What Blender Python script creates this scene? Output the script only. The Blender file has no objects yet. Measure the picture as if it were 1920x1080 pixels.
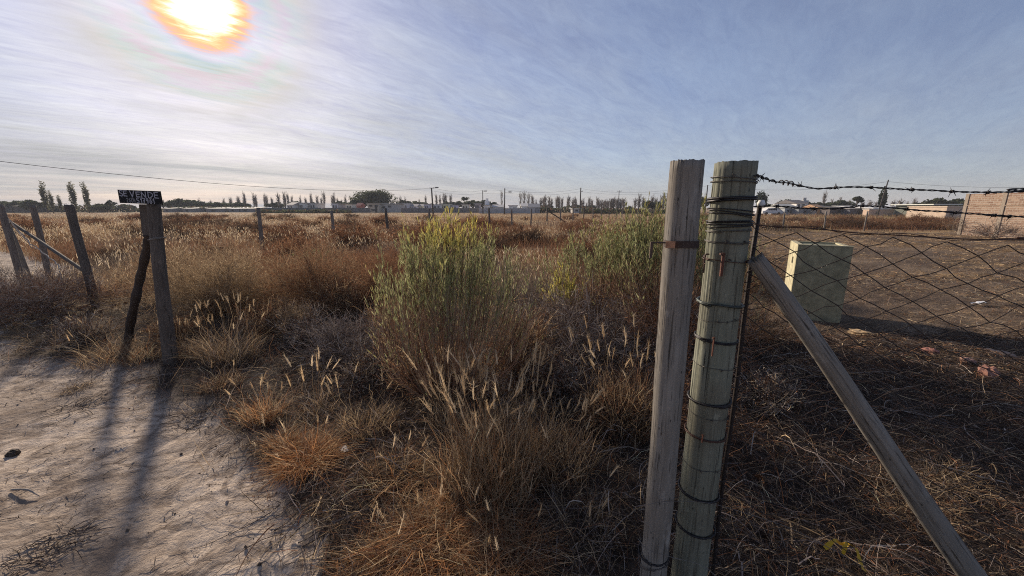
import bpy, math
import numpy as np
from mathutils import Vector, Matrix

R = math.radians
rng = np.random.default_rng(7)
scene = bpy.context.scene
COL = scene.collection

# ------------------------------------------------------------------ camera
CAM_H = 1.55
F = 721.0 / 1920.0            # focal length / image width
PITCH = math.atan(151.0 / 721.0)
cam_d = bpy.data.cameras.new('camera')
cam_d.sensor_width = 36.0
cam_d.lens = 36.0 * F
cam_d.clip_start = 0.05
cam_d.clip_end = 12000.0
cam = bpy.data.objects.new('camera', cam_d)
COL.objects.link(cam)
cam.location = (0, 0, CAM_H)
cam.rotation_euler = (R(90) - PITCH, 0, 0)
scene.camera = cam

# ------------------------------------------------------------------ world and sun
SUN = np.array([-0.812, 1.130, 0.515]); SUN = SUN / np.linalg.norm(SUN)
SUN_EL = math.asin(SUN[2]); SUN_AZ = math.atan2(SUN[0], SUN[1])     # clockwise from +Y
scene.view_settings.view_transform = 'Standard'
scene.view_settings.look = 'None'
scene.view_settings.exposure = 0.52
scene.view_settings.gamma = 1.0
scene.cycles.filter_width = 1.05
scene.cycles.use_denoising = False
scene.cycles.max_bounces = 8
scene.cycles.sample_clamp_indirect = 1.5
scene.cycles.sample_clamp_direct = 8.0
scene.view_settings.use_curve_mapping = False

def N(t, typ, **kw):
    n = t.nodes.new(typ)
    for k, v in kw.items():
        if k == 'ins':
            for kk, vv in v.items(): n.inputs[kk].default_value = vv
        else: setattr(n, k, v)
    return n
def math_n(t, op, a, b=None, clamp=False):
    n = t.nodes.new('ShaderNodeMath'); n.operation = op; n.use_clamp = clamp
    for i, v in enumerate((a, b)):
        if v is None: continue
        if isinstance(v, (int, float)): n.inputs[i].default_value = v
        else: t.links.new(v, n.inputs[i])
    return n.outputs[0]
def mix_n(t, fac, a, b, blend='MIX'):
    n = t.nodes.new('ShaderNodeMix'); n.data_type = 'RGBA'; n.blend_type = blend; n.clamp_factor = True
    for s, v in ((n.inputs[0], fac), (n.inputs[6], a), (n.inputs[7], b)):
        if isinstance(v, (int, float)): s.default_value = v
        elif isinstance(v, tuple): s.default_value = (*v, 1.0) if len(v) == 3 else v
        else: t.links.new(v, s)
    return n.outputs[2]
def ramp_n(t, fac, stops, interp='LINEAR'):
    n = t.nodes.new('ShaderNodeValToRGB'); n.color_ramp.interpolation = interp
    e = n.color_ramp.elements
    while len(e) < len(stops): e.new(0.5)
    for el, (p, c) in zip(e, stops):
        el.position = p; el.color = (c, c, c, 1) if isinstance(c, (int, float)) else (*c, 1)
    t.links.new(fac, n.inputs[0])
    return n.outputs[0]

W = bpy.data.worlds.new('World'); scene.world = W; W.use_nodes = True
wt = W.node_tree; wt.nodes.clear()
wo = wt.nodes.new('ShaderNodeOutputWorld'); bg = wt.nodes.new('ShaderNodeBackground')
wt.links.new(bg.outputs[0], wo.inputs[0])
bg.inputs[1].default_value = 0.1
sky = N(wt, 'ShaderNodeTexSky', sky_type='NISHITA', sun_disc=False, sun_elevation=SUN_EL, sun_rotation=SUN_AZ,
        altitude=700.0, air_density=1.0, dust_density=0.6, ozone_density=3.0)
tc = wt.nodes.new('ShaderNodeTexCoord')
nrm = N(wt, 'ShaderNodeVectorMath', operation='NORMALIZE'); wt.links.new(tc.outputs['Generated'], nrm.inputs[0])
D = nrm.outputs[0]
sep = wt.nodes.new('ShaderNodeSeparateXYZ'); wt.links.new(D, sep.inputs[0])
zz = math_n(wt, 'ADD', math_n(wt, 'MAXIMUM', sep.outputs[2], 0.0), 0.10)
px_ = math_n(wt, 'DIVIDE', sep.outputs[0], zz); py_ = math_n(wt, 'DIVIDE', sep.outputs[1], zz)
ca, sa = math.cos(R(-52)), math.sin(R(-52))
cu = math_n(wt, 'SUBTRACT', math_n(wt, 'MULTIPLY', px_, math.sin(R(39))), math_n(wt, 'MULTIPLY', py_, -math.cos(R(39))))
cv = math_n(wt, 'SUBTRACT', math_n(wt, 'MULTIPLY', px_, math.cos(R(39))), math_n(wt, 'MULTIPLY', py_, math.sin(R(39))))
def cloud(su, sv, scale, detail, rough, dist, off):
    c = wt.nodes.new('ShaderNodeCombineXYZ')
    wt.links.new(math_n(wt, 'MULTIPLY', cu, su), c.inputs[0]); wt.links.new(math_n(wt, 'MULTIPLY', cv, sv), c.inputs[1])
    c.inputs[2].default_value = off
    n = N(wt, 'ShaderNodeTexNoise'); n.inputs['Scale'].default_value = scale; n.inputs['Detail'].default_value = detail
    n.inputs['Roughness'].default_value = rough; n.inputs['Distortion'].default_value = dist
    wt.links.new(c.outputs[0], n.inputs['Vector'])
    return n.outputs[0]
c_fine = cloud(0.9, 2.2, 1.7, 8.0, 0.62, 1.2, 3.1)
c_str = cloud(1.3, 4.4, 2.6, 6.0, 0.62, 1.6, 5.7)
c_pat = cloud(0.9, 1.6, 1.4, 3.0, 0.5, 0.3, 21.0)
c_big = cloud(0.5, 0.8, 0.55, 5.0, 0.55, 0.3, 7.7)
c_mid = cloud(0.35, 1.5, 0.9, 6.0, 0.55, 0.8, 11.3)
dotn = N(wt, 'ShaderNodeVectorMath', operation='DOT_PRODUCT'); wt.links.new(D, dotn.inputs[0]); dotn.inputs[1].default_value = tuple(SUN)
dt = math_n(wt, 'MINIMUM', math_n(wt, 'MAXIMUM', dotn.outputs['Value'], 0.0), 0.9999999)
ang = math_n(wt, 'MULTIPLY', math_n(wt, 'ARCCOSINE', dt), 57.29578)       # degrees from the sun
# veil of thin cirrus, thicker on the sun's side of the sky
near = ramp_n(wt, math_n(wt, 'DIVIDE', ang, 100.0), [(0.0, 1.0), (0.25, 0.90), (0.55, 0.62), (0.9, 0.42)])
streak = ramp_n(wt, c_fine, [(0.30, 0.0), (0.72, 1.0)])
bigm = ramp_n(wt, c_big, [(0.32, 0.25), (0.70, 1.0)])
midm = ramp_n(wt, c_mid, [(0.30, 0.0), (0.70, 1.0)])
veil = math_n(wt, 'MULTIPLY', math_n(wt, 'ADD', math_n(wt, 'MULTIPLY', streak, 0.40), math_n(wt, 'MULTIPLY', midm, 0.62)), bigm)
hz = ramp_n(wt, sep.outputs[2], [(0.0, 1.0), (0.10, 0.75), (0.28, 0.30), (0.6, 0.0)])
fac = math_n(wt, 'MULTIPLY', math_n(wt, 'ADD', math_n(wt, 'MULTIPLY', veil, 0.62), math_n(wt, 'ADD', 0.16, math_n(wt, 'MULTIPLY', hz, 0.62))),
             math_n(wt, 'ADD', 0.30, math_n(wt, 'MULTIPLY', near, 0.70)), clamp=True)
cloudcol = ramp_n(wt, math_n(wt, 'DIVIDE', ang, 110.0), [(0.0, (1.0, 0.97, 0.92)), (0.2, (0.545, 0.55, 0.575)), (0.45, (0.475, 0.505, 0.57)), (1.0, (0.40, 0.44, 0.54))])
# the clear sky behind the veil (slightly muted Nishita)
SKY_K = 0.80
cs = mix_n(wt, 1.0, sky.outputs[0], (SKY_K * 1.16, SKY_K * 1.0, SKY_K * 1.05), 'MULTIPLY')
cl = mix_n(wt, 1.0, cloudcol, (5.8, 5.8, 5.8), 'MULTIPLY')
c1 = mix_n(wt, fac, cs, cl)
# darker and lighter bands of the streaked veil
band = math_n(wt, 'MULTIPLY', math_n(wt, 'ADD', math_n(wt, 'MULTIPLY', math_n(wt, 'SUBTRACT', c_fine, 0.5), 0.8), math_n(wt, 'MULTIPLY', math_n(wt, 'SUBTRACT', c_str, 0.5), 0.55)), math_n(wt, 'ADD', 0.10, math_n(wt, 'MULTIPLY', near, 0.75)))
band = math_n(wt, 'ADD', 1.0, band)
bcol = N(wt, 'ShaderNodeCombineColor'); wt.links.new(band, bcol.inputs[0]); wt.links.new(band, bcol.inputs[1])
wt.links.new(math_n(wt, 'ADD', 1.0, math_n(wt, 'MULTIPLY', math_n(wt, 'SUBTRACT', band, 1.0), 0.7)), bcol.inputs[2])
c1 = mix_n(wt, 1.0, c1, bcol.outputs[0], 'MULTIPLY')
# iridescent corona in the thin cloud round the sun
iri = ramp_n(wt, math_n(wt, 'DIVIDE', math_n(wt, 'ADD', ang, math_n(wt, 'MULTIPLY', math_n(wt, 'ADD', math_n(wt, 'SUBTRACT', c_fine, 0.5), math_n(wt, 'SUBTRACT', c_str, 0.5)), 3.8)), 11.4),
             [(0.0, (1, 1, 1)), (0.19, (1.0, 0.98, 0.88)), (0.24, (1.0, 0.86, 0.45)), (0.29, (1.0, 0.62, 0.28)), (0.335, (0.95, 0.54, 0.42)), (0.385, (0.60, 0.54, 0.68)), (0.45, (0.45, 0.60, 0.65)),
              (0.52, (0.52, 0.60, 0.53)), (0.60, (0.64, 0.49, 0.54)), (0.70, (0.50, 0.61, 0.52)), (0.82, (0.60, 0.56, 0.48)), (1.0, (0.52, 0.52, 0.54))])
ifac = ramp_n(wt, math_n(wt, 'DIVIDE', ang, 13.5), [(0.0, 1.0), (0.24, 0.98), (0.34, 0.85), (0.48, 0.62), (0.72, 0.50), (1.0, 0.0)])
ipat = ramp_n(wt, c_pat, [(0.34, 0.4), (0.54, 1.25)])
inear = ramp_n(wt, math_n(wt, 'DIVIDE', ang, 13.5), [(0.28, 1.0), (0.40, 0.0)])
ifac = math_n(wt, 'MULTIPLY', ifac, math_n(wt, 'MAXIMUM', inear, math_n(wt, 'MULTIPLY', ipat, math_n(wt, 'ADD', 0.45, math_n(wt, 'MULTIPLY', streak, 0.7)))), clamp=True)
c2 = mix_n(wt, ifac, c1, mix_n(wt, 1.0, iri, (7.4, 7.4, 7.4), 'MULTIPLY'))
core = ramp_n(wt, math_n(wt, 'DIVIDE', math_n(wt, 'ADD', ang, math_n(wt, 'MULTIPLY', math_n(wt, 'SUBTRACT', c_str, 0.5), 2.2)), 6.2), [(0.0, 1.0), (0.20, 0.5), (0.36, 0.07), (0.48, 0.0)])
glow = math_n(wt, 'MULTIPLY', core, 40.0)
gcol = N(wt, 'ShaderNodeCombineColor')
for i, k in enumerate((1.0, 0.93, 0.78)): wt.links.new(math_n(wt, 'MULTIPLY', glow, k), gcol.inputs[i])
c3 = mix_n(wt, 1.0, c2, gcol.outputs[0], 'ADD')
wt.links.new(c3, bg.inputs[0])

sun_d = bpy.data.lights.new('sun', 'SUN'); sun_d.energy = 4.4; sun_d.angle = R(3.2); sun_d.color = (1.0, 0.85, 0.67)
sun_o = bpy.data.objects.new('sun', sun_d); COL.objects.link(sun_o)
sun_o.rotation_euler = Vector(SUN).to_track_quat('Z', 'Y').to_euler()
sun_o.location = (-20, 28, 12)

# ------------------------------------------------------------------ pixel -> place helpers
CP, SP = math.cos(PITCH), math.sin(PITCH)
def ray(px, py):
    x = (px - 960) / 721.0; y = (540 - py) / 721.0
    return np.array([x, y * SP + CP, y * CP - SP])
def gp(px, py, z=0.0):
    d = ray(px, py); t = (z - CAM_H) / d[2]
    return np.array([d[0] * t, d[1] * t, z])
def pd(px, py, Y):
    d = ray(px, py); t = Y / d[1]
    return np.array([d[0] * t, Y, CAM_H + d[2] * t])
def norm(v): return v / np.maximum(np.linalg.norm(v, axis=-1, keepdims=True), 1e-9)

# ------------------------------------------------------------------ noise
def _hash(ix, iy, seed):
    h = (ix.astype(np.int64) * 374761393 + iy.astype(np.int64) * 668265263 + seed * 1442695041) & 0xffffffff
    h = ((h ^ (h >> 13)) * 1274126177) & 0xffffffff
    return ((h ^ (h >> 16)) & 0xffff) / 65535.0
def vnoise(x, y, seed=0):
    x = np.asarray(x, float); y = np.asarray(y, float)
    ix = np.floor(x); iy = np.floor(y); fx = x - ix; fy = y - iy
    fx = fx * fx * (3 - 2 * fx); fy = fy * fy * (3 - 2 * fy)
    a = _hash(ix, iy, seed); b = _hash(ix + 1, iy, seed); c = _hash(ix, iy + 1, seed); d = _hash(ix + 1, iy + 1, seed)
    return (a * (1 - fx) + b * fx) * (1 - fy) + (c * (1 - fx) + d * fx) * fy
def fbm(x, y, seed=0, octv=4, lac=2.1, gain=0.5):
    s = 0; a = 1; t = 0
    for k in range(octv):
        s = s + a * vnoise(x, y, seed + 17 * k); t += a
        x = x * lac + 3.7; y = y * lac + 1.3; a *= gain
    return s / t
def sstep(a, b, x):
    t = np.clip((x - a) / (b - a), 0, 1); return t * t * (3 - 2 * t)

# ------------------------------------------------------------------ ground shape
_bx = np.array([-60, -30, -14, -10.9, -10.2, -9, -7.2, -5.5, -4.36, -3.26, -2.21, -1.36, -0.85, -0.5, 0.2, 1.5, 6, 30, 60.])
_by = np.array([40, 21, 11.3, 9.9, 8.3, 6.5, 5.0, 4.15, 3.65, 3.35, 2.6, 1.95, 1.3, 0.75, 0.0, -1.2, -5, -20, -38.])
def sandness(x, y):
    b = np.interp(x, _bx, _by)
    n = (fbm(x * 1.3, y * 1.3, 5, 4) - 0.5) * 1.1
    return sstep(-0.28, 0.28, (b - y) / 1.25 + n * 0.55)
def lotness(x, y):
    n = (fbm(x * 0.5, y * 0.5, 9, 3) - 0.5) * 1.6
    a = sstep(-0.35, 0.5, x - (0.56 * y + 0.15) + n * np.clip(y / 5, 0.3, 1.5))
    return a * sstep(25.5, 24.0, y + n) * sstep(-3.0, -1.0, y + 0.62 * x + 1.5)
def H(x, y):
    r = np.hypot(x, y)
    s = sandness(x, y)
    near = np.clip(1.4 - r / 14.0, 0, 1)
    h = (fbm(x * 0.35, y * 0.35, 21, 3) - 0.5) * 0.10 * np.clip(r / 4, 0.4, 1)
    h = h + near * (1 - s) * (fbm(x * 2.2, y * 2.2, 31, 4) - 0.5) * 0.11
    foot = fbm(x * 4.2 + 0.4 * y, y * 3.4, 41, 3)
    h = h + near * s * ((fbm(x * 1.7, y * 1.7, 37, 3) - 0.5) * 0.055 - sstep(0.56, 0.72, foot) * 0.012 + (fbm(x * 7 + y * 5, y * 13 - x * 2, 43, 5) - 0.5) * 0.022)
    l = lotness(x, y)
    h = h + l * np.clip(1.5 - r / 12, 0, 1) * (fbm(x * 1.4, y * 1.4, 47, 4) - 0.5) * 0.09
    edge = np.exp(-((s - 0.35) / 0.22) ** 2); h = h + near * edge * (0.010 + 0.055 * (fbm(x * 5, y * 5, 49, 4) - 0.35))
    rut = np.sin((y + 0.62 * x) * 2.6 + 1.2 * fbm(x * 0.7, y * 0.7, 57, 2)); h = h - near * s * 0.018 * sstep(0.45, 0.95, rut)
    h = h - s * 0.02
    return h * np.clip(1.3 - r / 300, 0, 1)
def onG(p, dz=0.0):
    p = np.array(p, float); p[2] = float(H(np.array([p[0]]), np.array([p[1]]))[0]) + dz; return p

# ------------------------------------------------------------------ mesh builder
class MB:
    def __init__(s): s.v = []; s.q = []; s.t = []; s.c = []; s.n = 0
    def add(s, v, q=None, t=None, col=(0.5, 0.5, 0.5)):
        v = np.asarray(v, float).reshape(-1, 3); m = len(v)
        s.v.append(v)
        if q is not None and len(q): s.q.append(np.asarray(q, np.int64).reshape(-1, 4) + s.n)
        if t is not None and len(t): s.t.append(np.asarray(t, np.int64).reshape(-1, 3) + s.n)
        c = np.asarray(col, float)
        s.c.append(np.broadcast_to(c, (m, 3)) if c.ndim == 1 else c.reshape(-1, 3))
        s.n += m
        return s
    def mesh(s, name, org=(0, 0, 0), smooth=False):
        v = np.concatenate(s.v) - np.asarray(org, float); c = np.concatenate(s.c)
        q = np.concatenate(s.q) if s.q else np.zeros((0, 4), np.int64)
        t = np.concatenate(s.t) if s.t else np.zeros((0, 3), np.int64)
        me = bpy.data.meshes.new(name)
        me.vertices.add(len(v)); me.vertices.foreach_set('co', v.astype(np.float32).ravel())
        me.loops.add(q.size + t.size); me.loops.foreach_set('vertex_index', np.concatenate([q.ravel(), t.ravel()]).astype(np.int32))
        me.polygons.add(len(q) + len(t))
        st = np.concatenate([np.arange(len(q)) * 4, q.size + np.arange(len(t)) * 3]).astype(np.int32)
        me.polygons.foreach_set('loop_start', st)
        me.polygons.foreach_set('use_smooth', np.full(len(q) + len(t), bool(smooth)))
        me.update(calc_edges=True)
        a = me.attributes.new('col', 'FLOAT_COLOR', 'POINT')
        a.data.foreach_set('color', np.concatenate([c, np.ones((len(c), 1))], 1).astype(np.float32).ravel())
        return me
    def build(s, name, mat, org=(0, 0, 0), parent=None, smooth=False, label=None, cat=None, group=None, kind=None):
        me = s.mesh(name, org, smooth)
        me.materials.append(mat)
        o = bpy.data.objects.new(name, me); COL.objects.link(o)
        if parent is not None: o.parent = parent
        else: o.location = tuple(org)
        return tag(o, label, cat, group, kind)

def tag(o, label=None, cat=None, group=None, kind=None):
    if label: o['label'] = label
    if cat: o['category'] = cat
    if group: o['group'] = group
    if kind: o['kind'] = kind
    return o
def empty(name, loc, label, cat, group=None):
    o = bpy.data.objects.new(name, None); COL.objects.link(o); o.location = tuple(loc); o.empty_display_size = 0.2
    return tag(o, label, cat, group)
def copy_tree(o, loc, rz=0.0, sc=(1, 1, 1), label=None, group=None):
    c = o.copy(); COL.objects.link(c); c.location = tuple(loc); c.rotation_euler = (0, 0, rz); c.scale = sc
    if label: c['label'] = label
    if group: c['group'] = group
    for ch in list(o.children):
        d = ch.copy(); COL.objects.link(d); d.parent = c
    return c

def strips(mb, P, Wd, side, col):
    """ribbons: P (n,k,3) centre lines, Wd (n,k) widths, side (n,3) or (n,k,3)"""
    n, k, _ = P.shape
    if side.ndim == 2: side = np.repeat(side[:, None, :], k, 1)
    v = np.stack([P - side * Wd[..., None] * 0.5, P + side * Wd[..., None] * 0.5], 2)      # n,k,2,3
    base = (np.arange(n) * k * 2)[:, None] + (np.arange(k - 1) * 2)[None, :]
    q = np.stack([base, base + 1, base + 3, base + 2], -1).reshape(-1, 4)
    col = np.asarray(col, float)
    if col.ndim == 1: cc = np.broadcast_to(col, (n * k * 2, 3))
    elif col.ndim == 2: cc = np.repeat(col, k * 2, 0)
    else: cc = np.repeat(col.reshape(-1, 3), 2, 0)
    mb.add(v, q, None, cc)
def perp(d, r=None):
    """unit vectors perpendicular to d (n,3), random roll"""
    a = norm((r or rng).normal(size=d.shape)); s = np.cross(d, a); return norm(s)
def tube(mb, pts, rad, sides=6, col=(0.5, 0.5, 0.5), cap=True):
    pts = np.asarray(pts, float); k = len(pts); rad = np.broadcast_to(np.asarray(rad, float), (k,))
    d = norm(np.gradient(pts, axis=0))
    ref = np.array([0, 0, 1.0]) if abs(d[0][2]) < 0.9 else np.array([1.0, 0, 0])
    u = norm(np.cross(d[0], ref)); U = []
    for i in range(k):
        u = u - d[i] * np.dot(u, d[i]); u = u / max(np.linalg.norm(u), 1e-9); U.append(u)
    U = np.array(U); V = np.cross(d, U)
    th = np.arange(sides) * 2 * math.pi / sides
    v = pts[:, None, :] + rad[:, None, None] * (np.cos(th)[None, :, None] * U[:, None, :] + np.sin(th)[None, :, None] * V[:, None, :])
    i = np.arange(k - 1)[:, None] * sides; j = np.arange(sides)[None, :]; j2 = (j + 1) % sides
    q = np.stack([i + j, i + j2, i + sides + j2, i + sides + j], -1).reshape(-1, 4)
    v = v.reshape(-1, 3); t = None
    if cap:
        v = np.concatenate([v, pts[:1], pts[-1:]]); a = k * sides
        jj = np.arange(sides); j2 = (jj + 1) % sides
        t = np.concatenate([np.stack([np.full(sides, a), j2, jj], -1), np.stack([np.full(sides, a + 1), (k - 1) * sides + jj, (k - 1) * sides + j2], -1)])
    mb.add(v, q, t, col)
def box(mb, c, s, rz=0.0, col=(0.5, 0.5, 0.5), M=None):
    """box with centre c, full size s, turned rz about z"""
    v = np.array([[x, y, z] for x in (-.5, .5) for y in (-.5, .5) for z in (-.5, .5)]) * np.asarray(s, float)
    if M is None:
        cr, sr = math.cos(rz), math.sin(rz); M = np.array([[cr, -sr, 0], [sr, cr, 0], [0, 0, 1]])
    v = v @ np.asarray(M).T + np.asarray(c, float)
    mb.add(v, [[0, 1, 3, 2], [4, 6, 7, 5], [0, 4, 5, 1], [2, 3, 7, 6], [0, 2, 6, 4], [1, 5, 7, 3]], None, col)
def catmull(pts, n=8):
    p = np.asarray(pts, float); p = np.concatenate([[2 * p[0] - p[1]], p, [2 * p[-1] - p[-2]]])
    out = []
    for i in range(1, len(p) - 2):
        for t in np.arange(n) / n:
            out.append(0.5 * ((2 * p[i]) + (-p[i - 1] + p[i + 1]) * t + (2 * p[i - 1] - 5 * p[i] + 4 * p[i + 1] - p[i + 2]) * t * t + (-p[i - 1] + 3 * p[i] - 3 * p[i + 1] + p[i + 2]) * t ** 3))
    out.append(p[-2]); return np.array(out)

# ------------------------------------------------------------------ materials
def mat_base(name):
    m = bpy.data.materials.new(name); m.use_nodes = True; t = m.node_tree; t.nodes.clear()
    o = t.nodes.new('ShaderNodeOutputMaterial'); return m, t, o
def plant_mat(name, transl=0.35, gain=1.0):
    m, t, o = mat_base(name)
    a = N(t, 'ShaderNodeAttribute', attribute_name='col')
    c = mix_n(t, 1.0, a.outputs[0], (gain, gain, gain), 'MULTIPLY')
    d = t.nodes.new('ShaderNodeBsdfDiffuse'); tr = t.nodes.new('ShaderNodeBsdfTranslucent'); mx = t.nodes.new('ShaderNodeMixShader')
    t.links.new(c, d.inputs[0]); t.links.new(c, tr.inputs[0]); mx.inputs[0].default_value = transl
    t.links.new(d.outputs[0], mx.inputs[1]); t.links.new(tr.outputs[0], mx.inputs[2]); t.links.new(mx.outputs[0], o.inputs[0])
    return m
def attr_mat(name, rough=0.8, metal=0.0, noise=0.25, scale=20.0, bump=0.2, spec=0.3):
    m, t, o = mat_base(name)
    a = N(t, 'ShaderNodeAttribute', attribute_name='col')
    tcn = t.nodes.new('ShaderNodeTexCoord')
    nz = N(t, 'ShaderNodeTexNoise', ins={'Scale': scale, 'Detail': 6.0, 'Roughness': 0.65}); t.links.new(tcn.outputs['Object'], nz.inputs['Vector'])
    r = ramp_n(t, nz.outputs[0], [(0.25, 1 - noise), (0.75, 1 + noise * 0.6)])
    c = mix_n(t, 1.0, a.outputs[0], r, 'MULTIPLY')
    p = N(t, 'ShaderNodeBsdfPrincipled', ins={'Roughness': rough, 'Metallic': metal, 'Specular IOR Level': spec})
    t.links.new(c, p.inputs['Base Color'])
    if bump:
        b = N(t, 'ShaderNodeBump', ins={'Strength': bump, 'Distance': 0.3 / scale}); t.links.new(nz.outputs[0], b.inputs['Height']); t.links.new(b.outputs[0], p.inputs['Normal'])
    t.links.new(p.outputs[0], o.inputs[0]); return m
def wood_mat(name, light, dark, crack, stain=None, zscale=2.2):
    """weathered wood: the grain runs along the object's own z"""
    m, t, o = mat_base(name)
    tcn = t.nodes.new('ShaderNodeTexCoord')
    def stretched(sx, sz, sc, det, rough, w=0.0):
        mp = N(t, 'ShaderNodeMapping'); mp.inputs['Scale'].default_value = (sx, sx, sz); mp.inputs['Location'].default_value = (w, w * .7, w * .3)
        t.links.new(tcn.outputs['Object'], mp.inputs['Vector'])
        n = N(t, 'ShaderNodeTexNoise', ins={'Scale': sc, 'Detail': det, 'Roughness': rough}); t.links.new(mp.outputs[0], n.inputs['Vector']); return n.outputs[0]
    g1 = stretched(30, 1.0 * zscale, 2.0, 6, 0.6); g2 = stretched(60, 1.3 * zscale, 2.2, 4, 0.55, 4.0); g3 = stretched(4, 2.2, 1.5, 5, 0.6, 9.0)
    c = mix_n(t, ramp_n(t, g1, [(0.30, 0.0), (0.70, 1.0)]), dark, light)
    c = mix_n(t, ramp_n(t, g2, [(0.34, 0.9), (0.45, 0.0)]), c, crack)
    c = mix_n(t, ramp_n(t, g3, [(0.40, 0.0), (0.62, 0.8)]), c, stain if stain else dark)
    g4 = stretched(9, 5, 1.6, 6, 0.7, 2.0)
    c = mix_n(t, ramp_n(t, g4, [(0.58, 0.0), (0.70, 0.55)]), c, tuple(min(1, q * 1.5) for q in light))
    kn = N(t, 'ShaderNodeTexVoronoi'); km = N(t, 'ShaderNodeMapping'); km.inputs['Scale'].default_value = (7, 7, 3.2); t.links.new(tcn.outputs['Object'], km.inputs['Vector']); t.links.new(km.outputs[0], kn.inputs['Vector'])
    c = mix_n(t, ramp_n(t, kn.outputs['Distance'], [(0.05, 0.85), (0.12, 0.0)]), c, crack)
    p = N(t, 'ShaderNodeBsdfPrincipled', ins={'Roughness': 0.88, 'Specular IOR Level': 0.2})
    t.links.new(c, p.inputs['Base Color'])
    hh = math_n(t, 'ADD', math_n(t, 'MULTIPLY', g1, 0.6), ramp_n(t, g2, [(0.26, 0.0), (0.45, 1.0)]))
    b = N(t, 'ShaderNodeBump', ins={'Strength': 0.55, 'Distance': 0.004}); t.links.new(hh, b.inputs['Height']); t.links.new(b.outputs[0], p.inputs['Normal'])
    t.links.new(p.outputs[0], o.inputs[0]); return m

M_PLANT = plant_mat('dry_plant', 0.42)
M_LEAF = plant_mat('green_leaf', 0.5)
M_TWIG = plant_mat('twig', 0.10)
M_PAINT = attr_mat('painted_wall', 0.85, 0, 0.22, 3.0, 0.15)
M_METAL = attr_mat('rusty_steel', 0.65, 0.35, 0.5, 60.0, 0.4, 0.4)
M_WIRE = attr_mat('dark_wire', 0.5, 0.5, 0.4, 80.0, 0.1, 0.4)
M_STONE = attr_mat('stone', 0.9, 0, 0.4, 25.0, 0.6)
M_BARK = attr_mat('bark', 0.9, 0, 0.4, 8.0, 0.5)
M_PLASTIC = attr_mat('thin_plastic', 0.5, 0, 0.1, 10.0, 0.05)
M_GREY = wood_mat('grey_weathered_wood', (0.30, 0.277, 0.248), (0.172, 0.155, 0.135), (0.035, 0.03, 0.025), (0.19, 0.165, 0.138))
M_GREEN = wood_mat('treated_green_wood', (0.265, 0.27, 0.215), (0.165, 0.172, 0.13), (0.035, 0.032, 0.025), (0.155, 0.145, 0.11), 1.5)
M_DARKWOOD = wood_mat('dark_weathered_wood', (0.17, 0.145, 0.125), (0.09, 0.075, 0.065), (0.03, 0.025, 0.02))
M_MIDWOOD = wood_mat('brown_grey_wood', (0.27, 0.235, 0.205), (0.15, 0.125, 0.108), (0.04, 0.033, 0.028))

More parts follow.
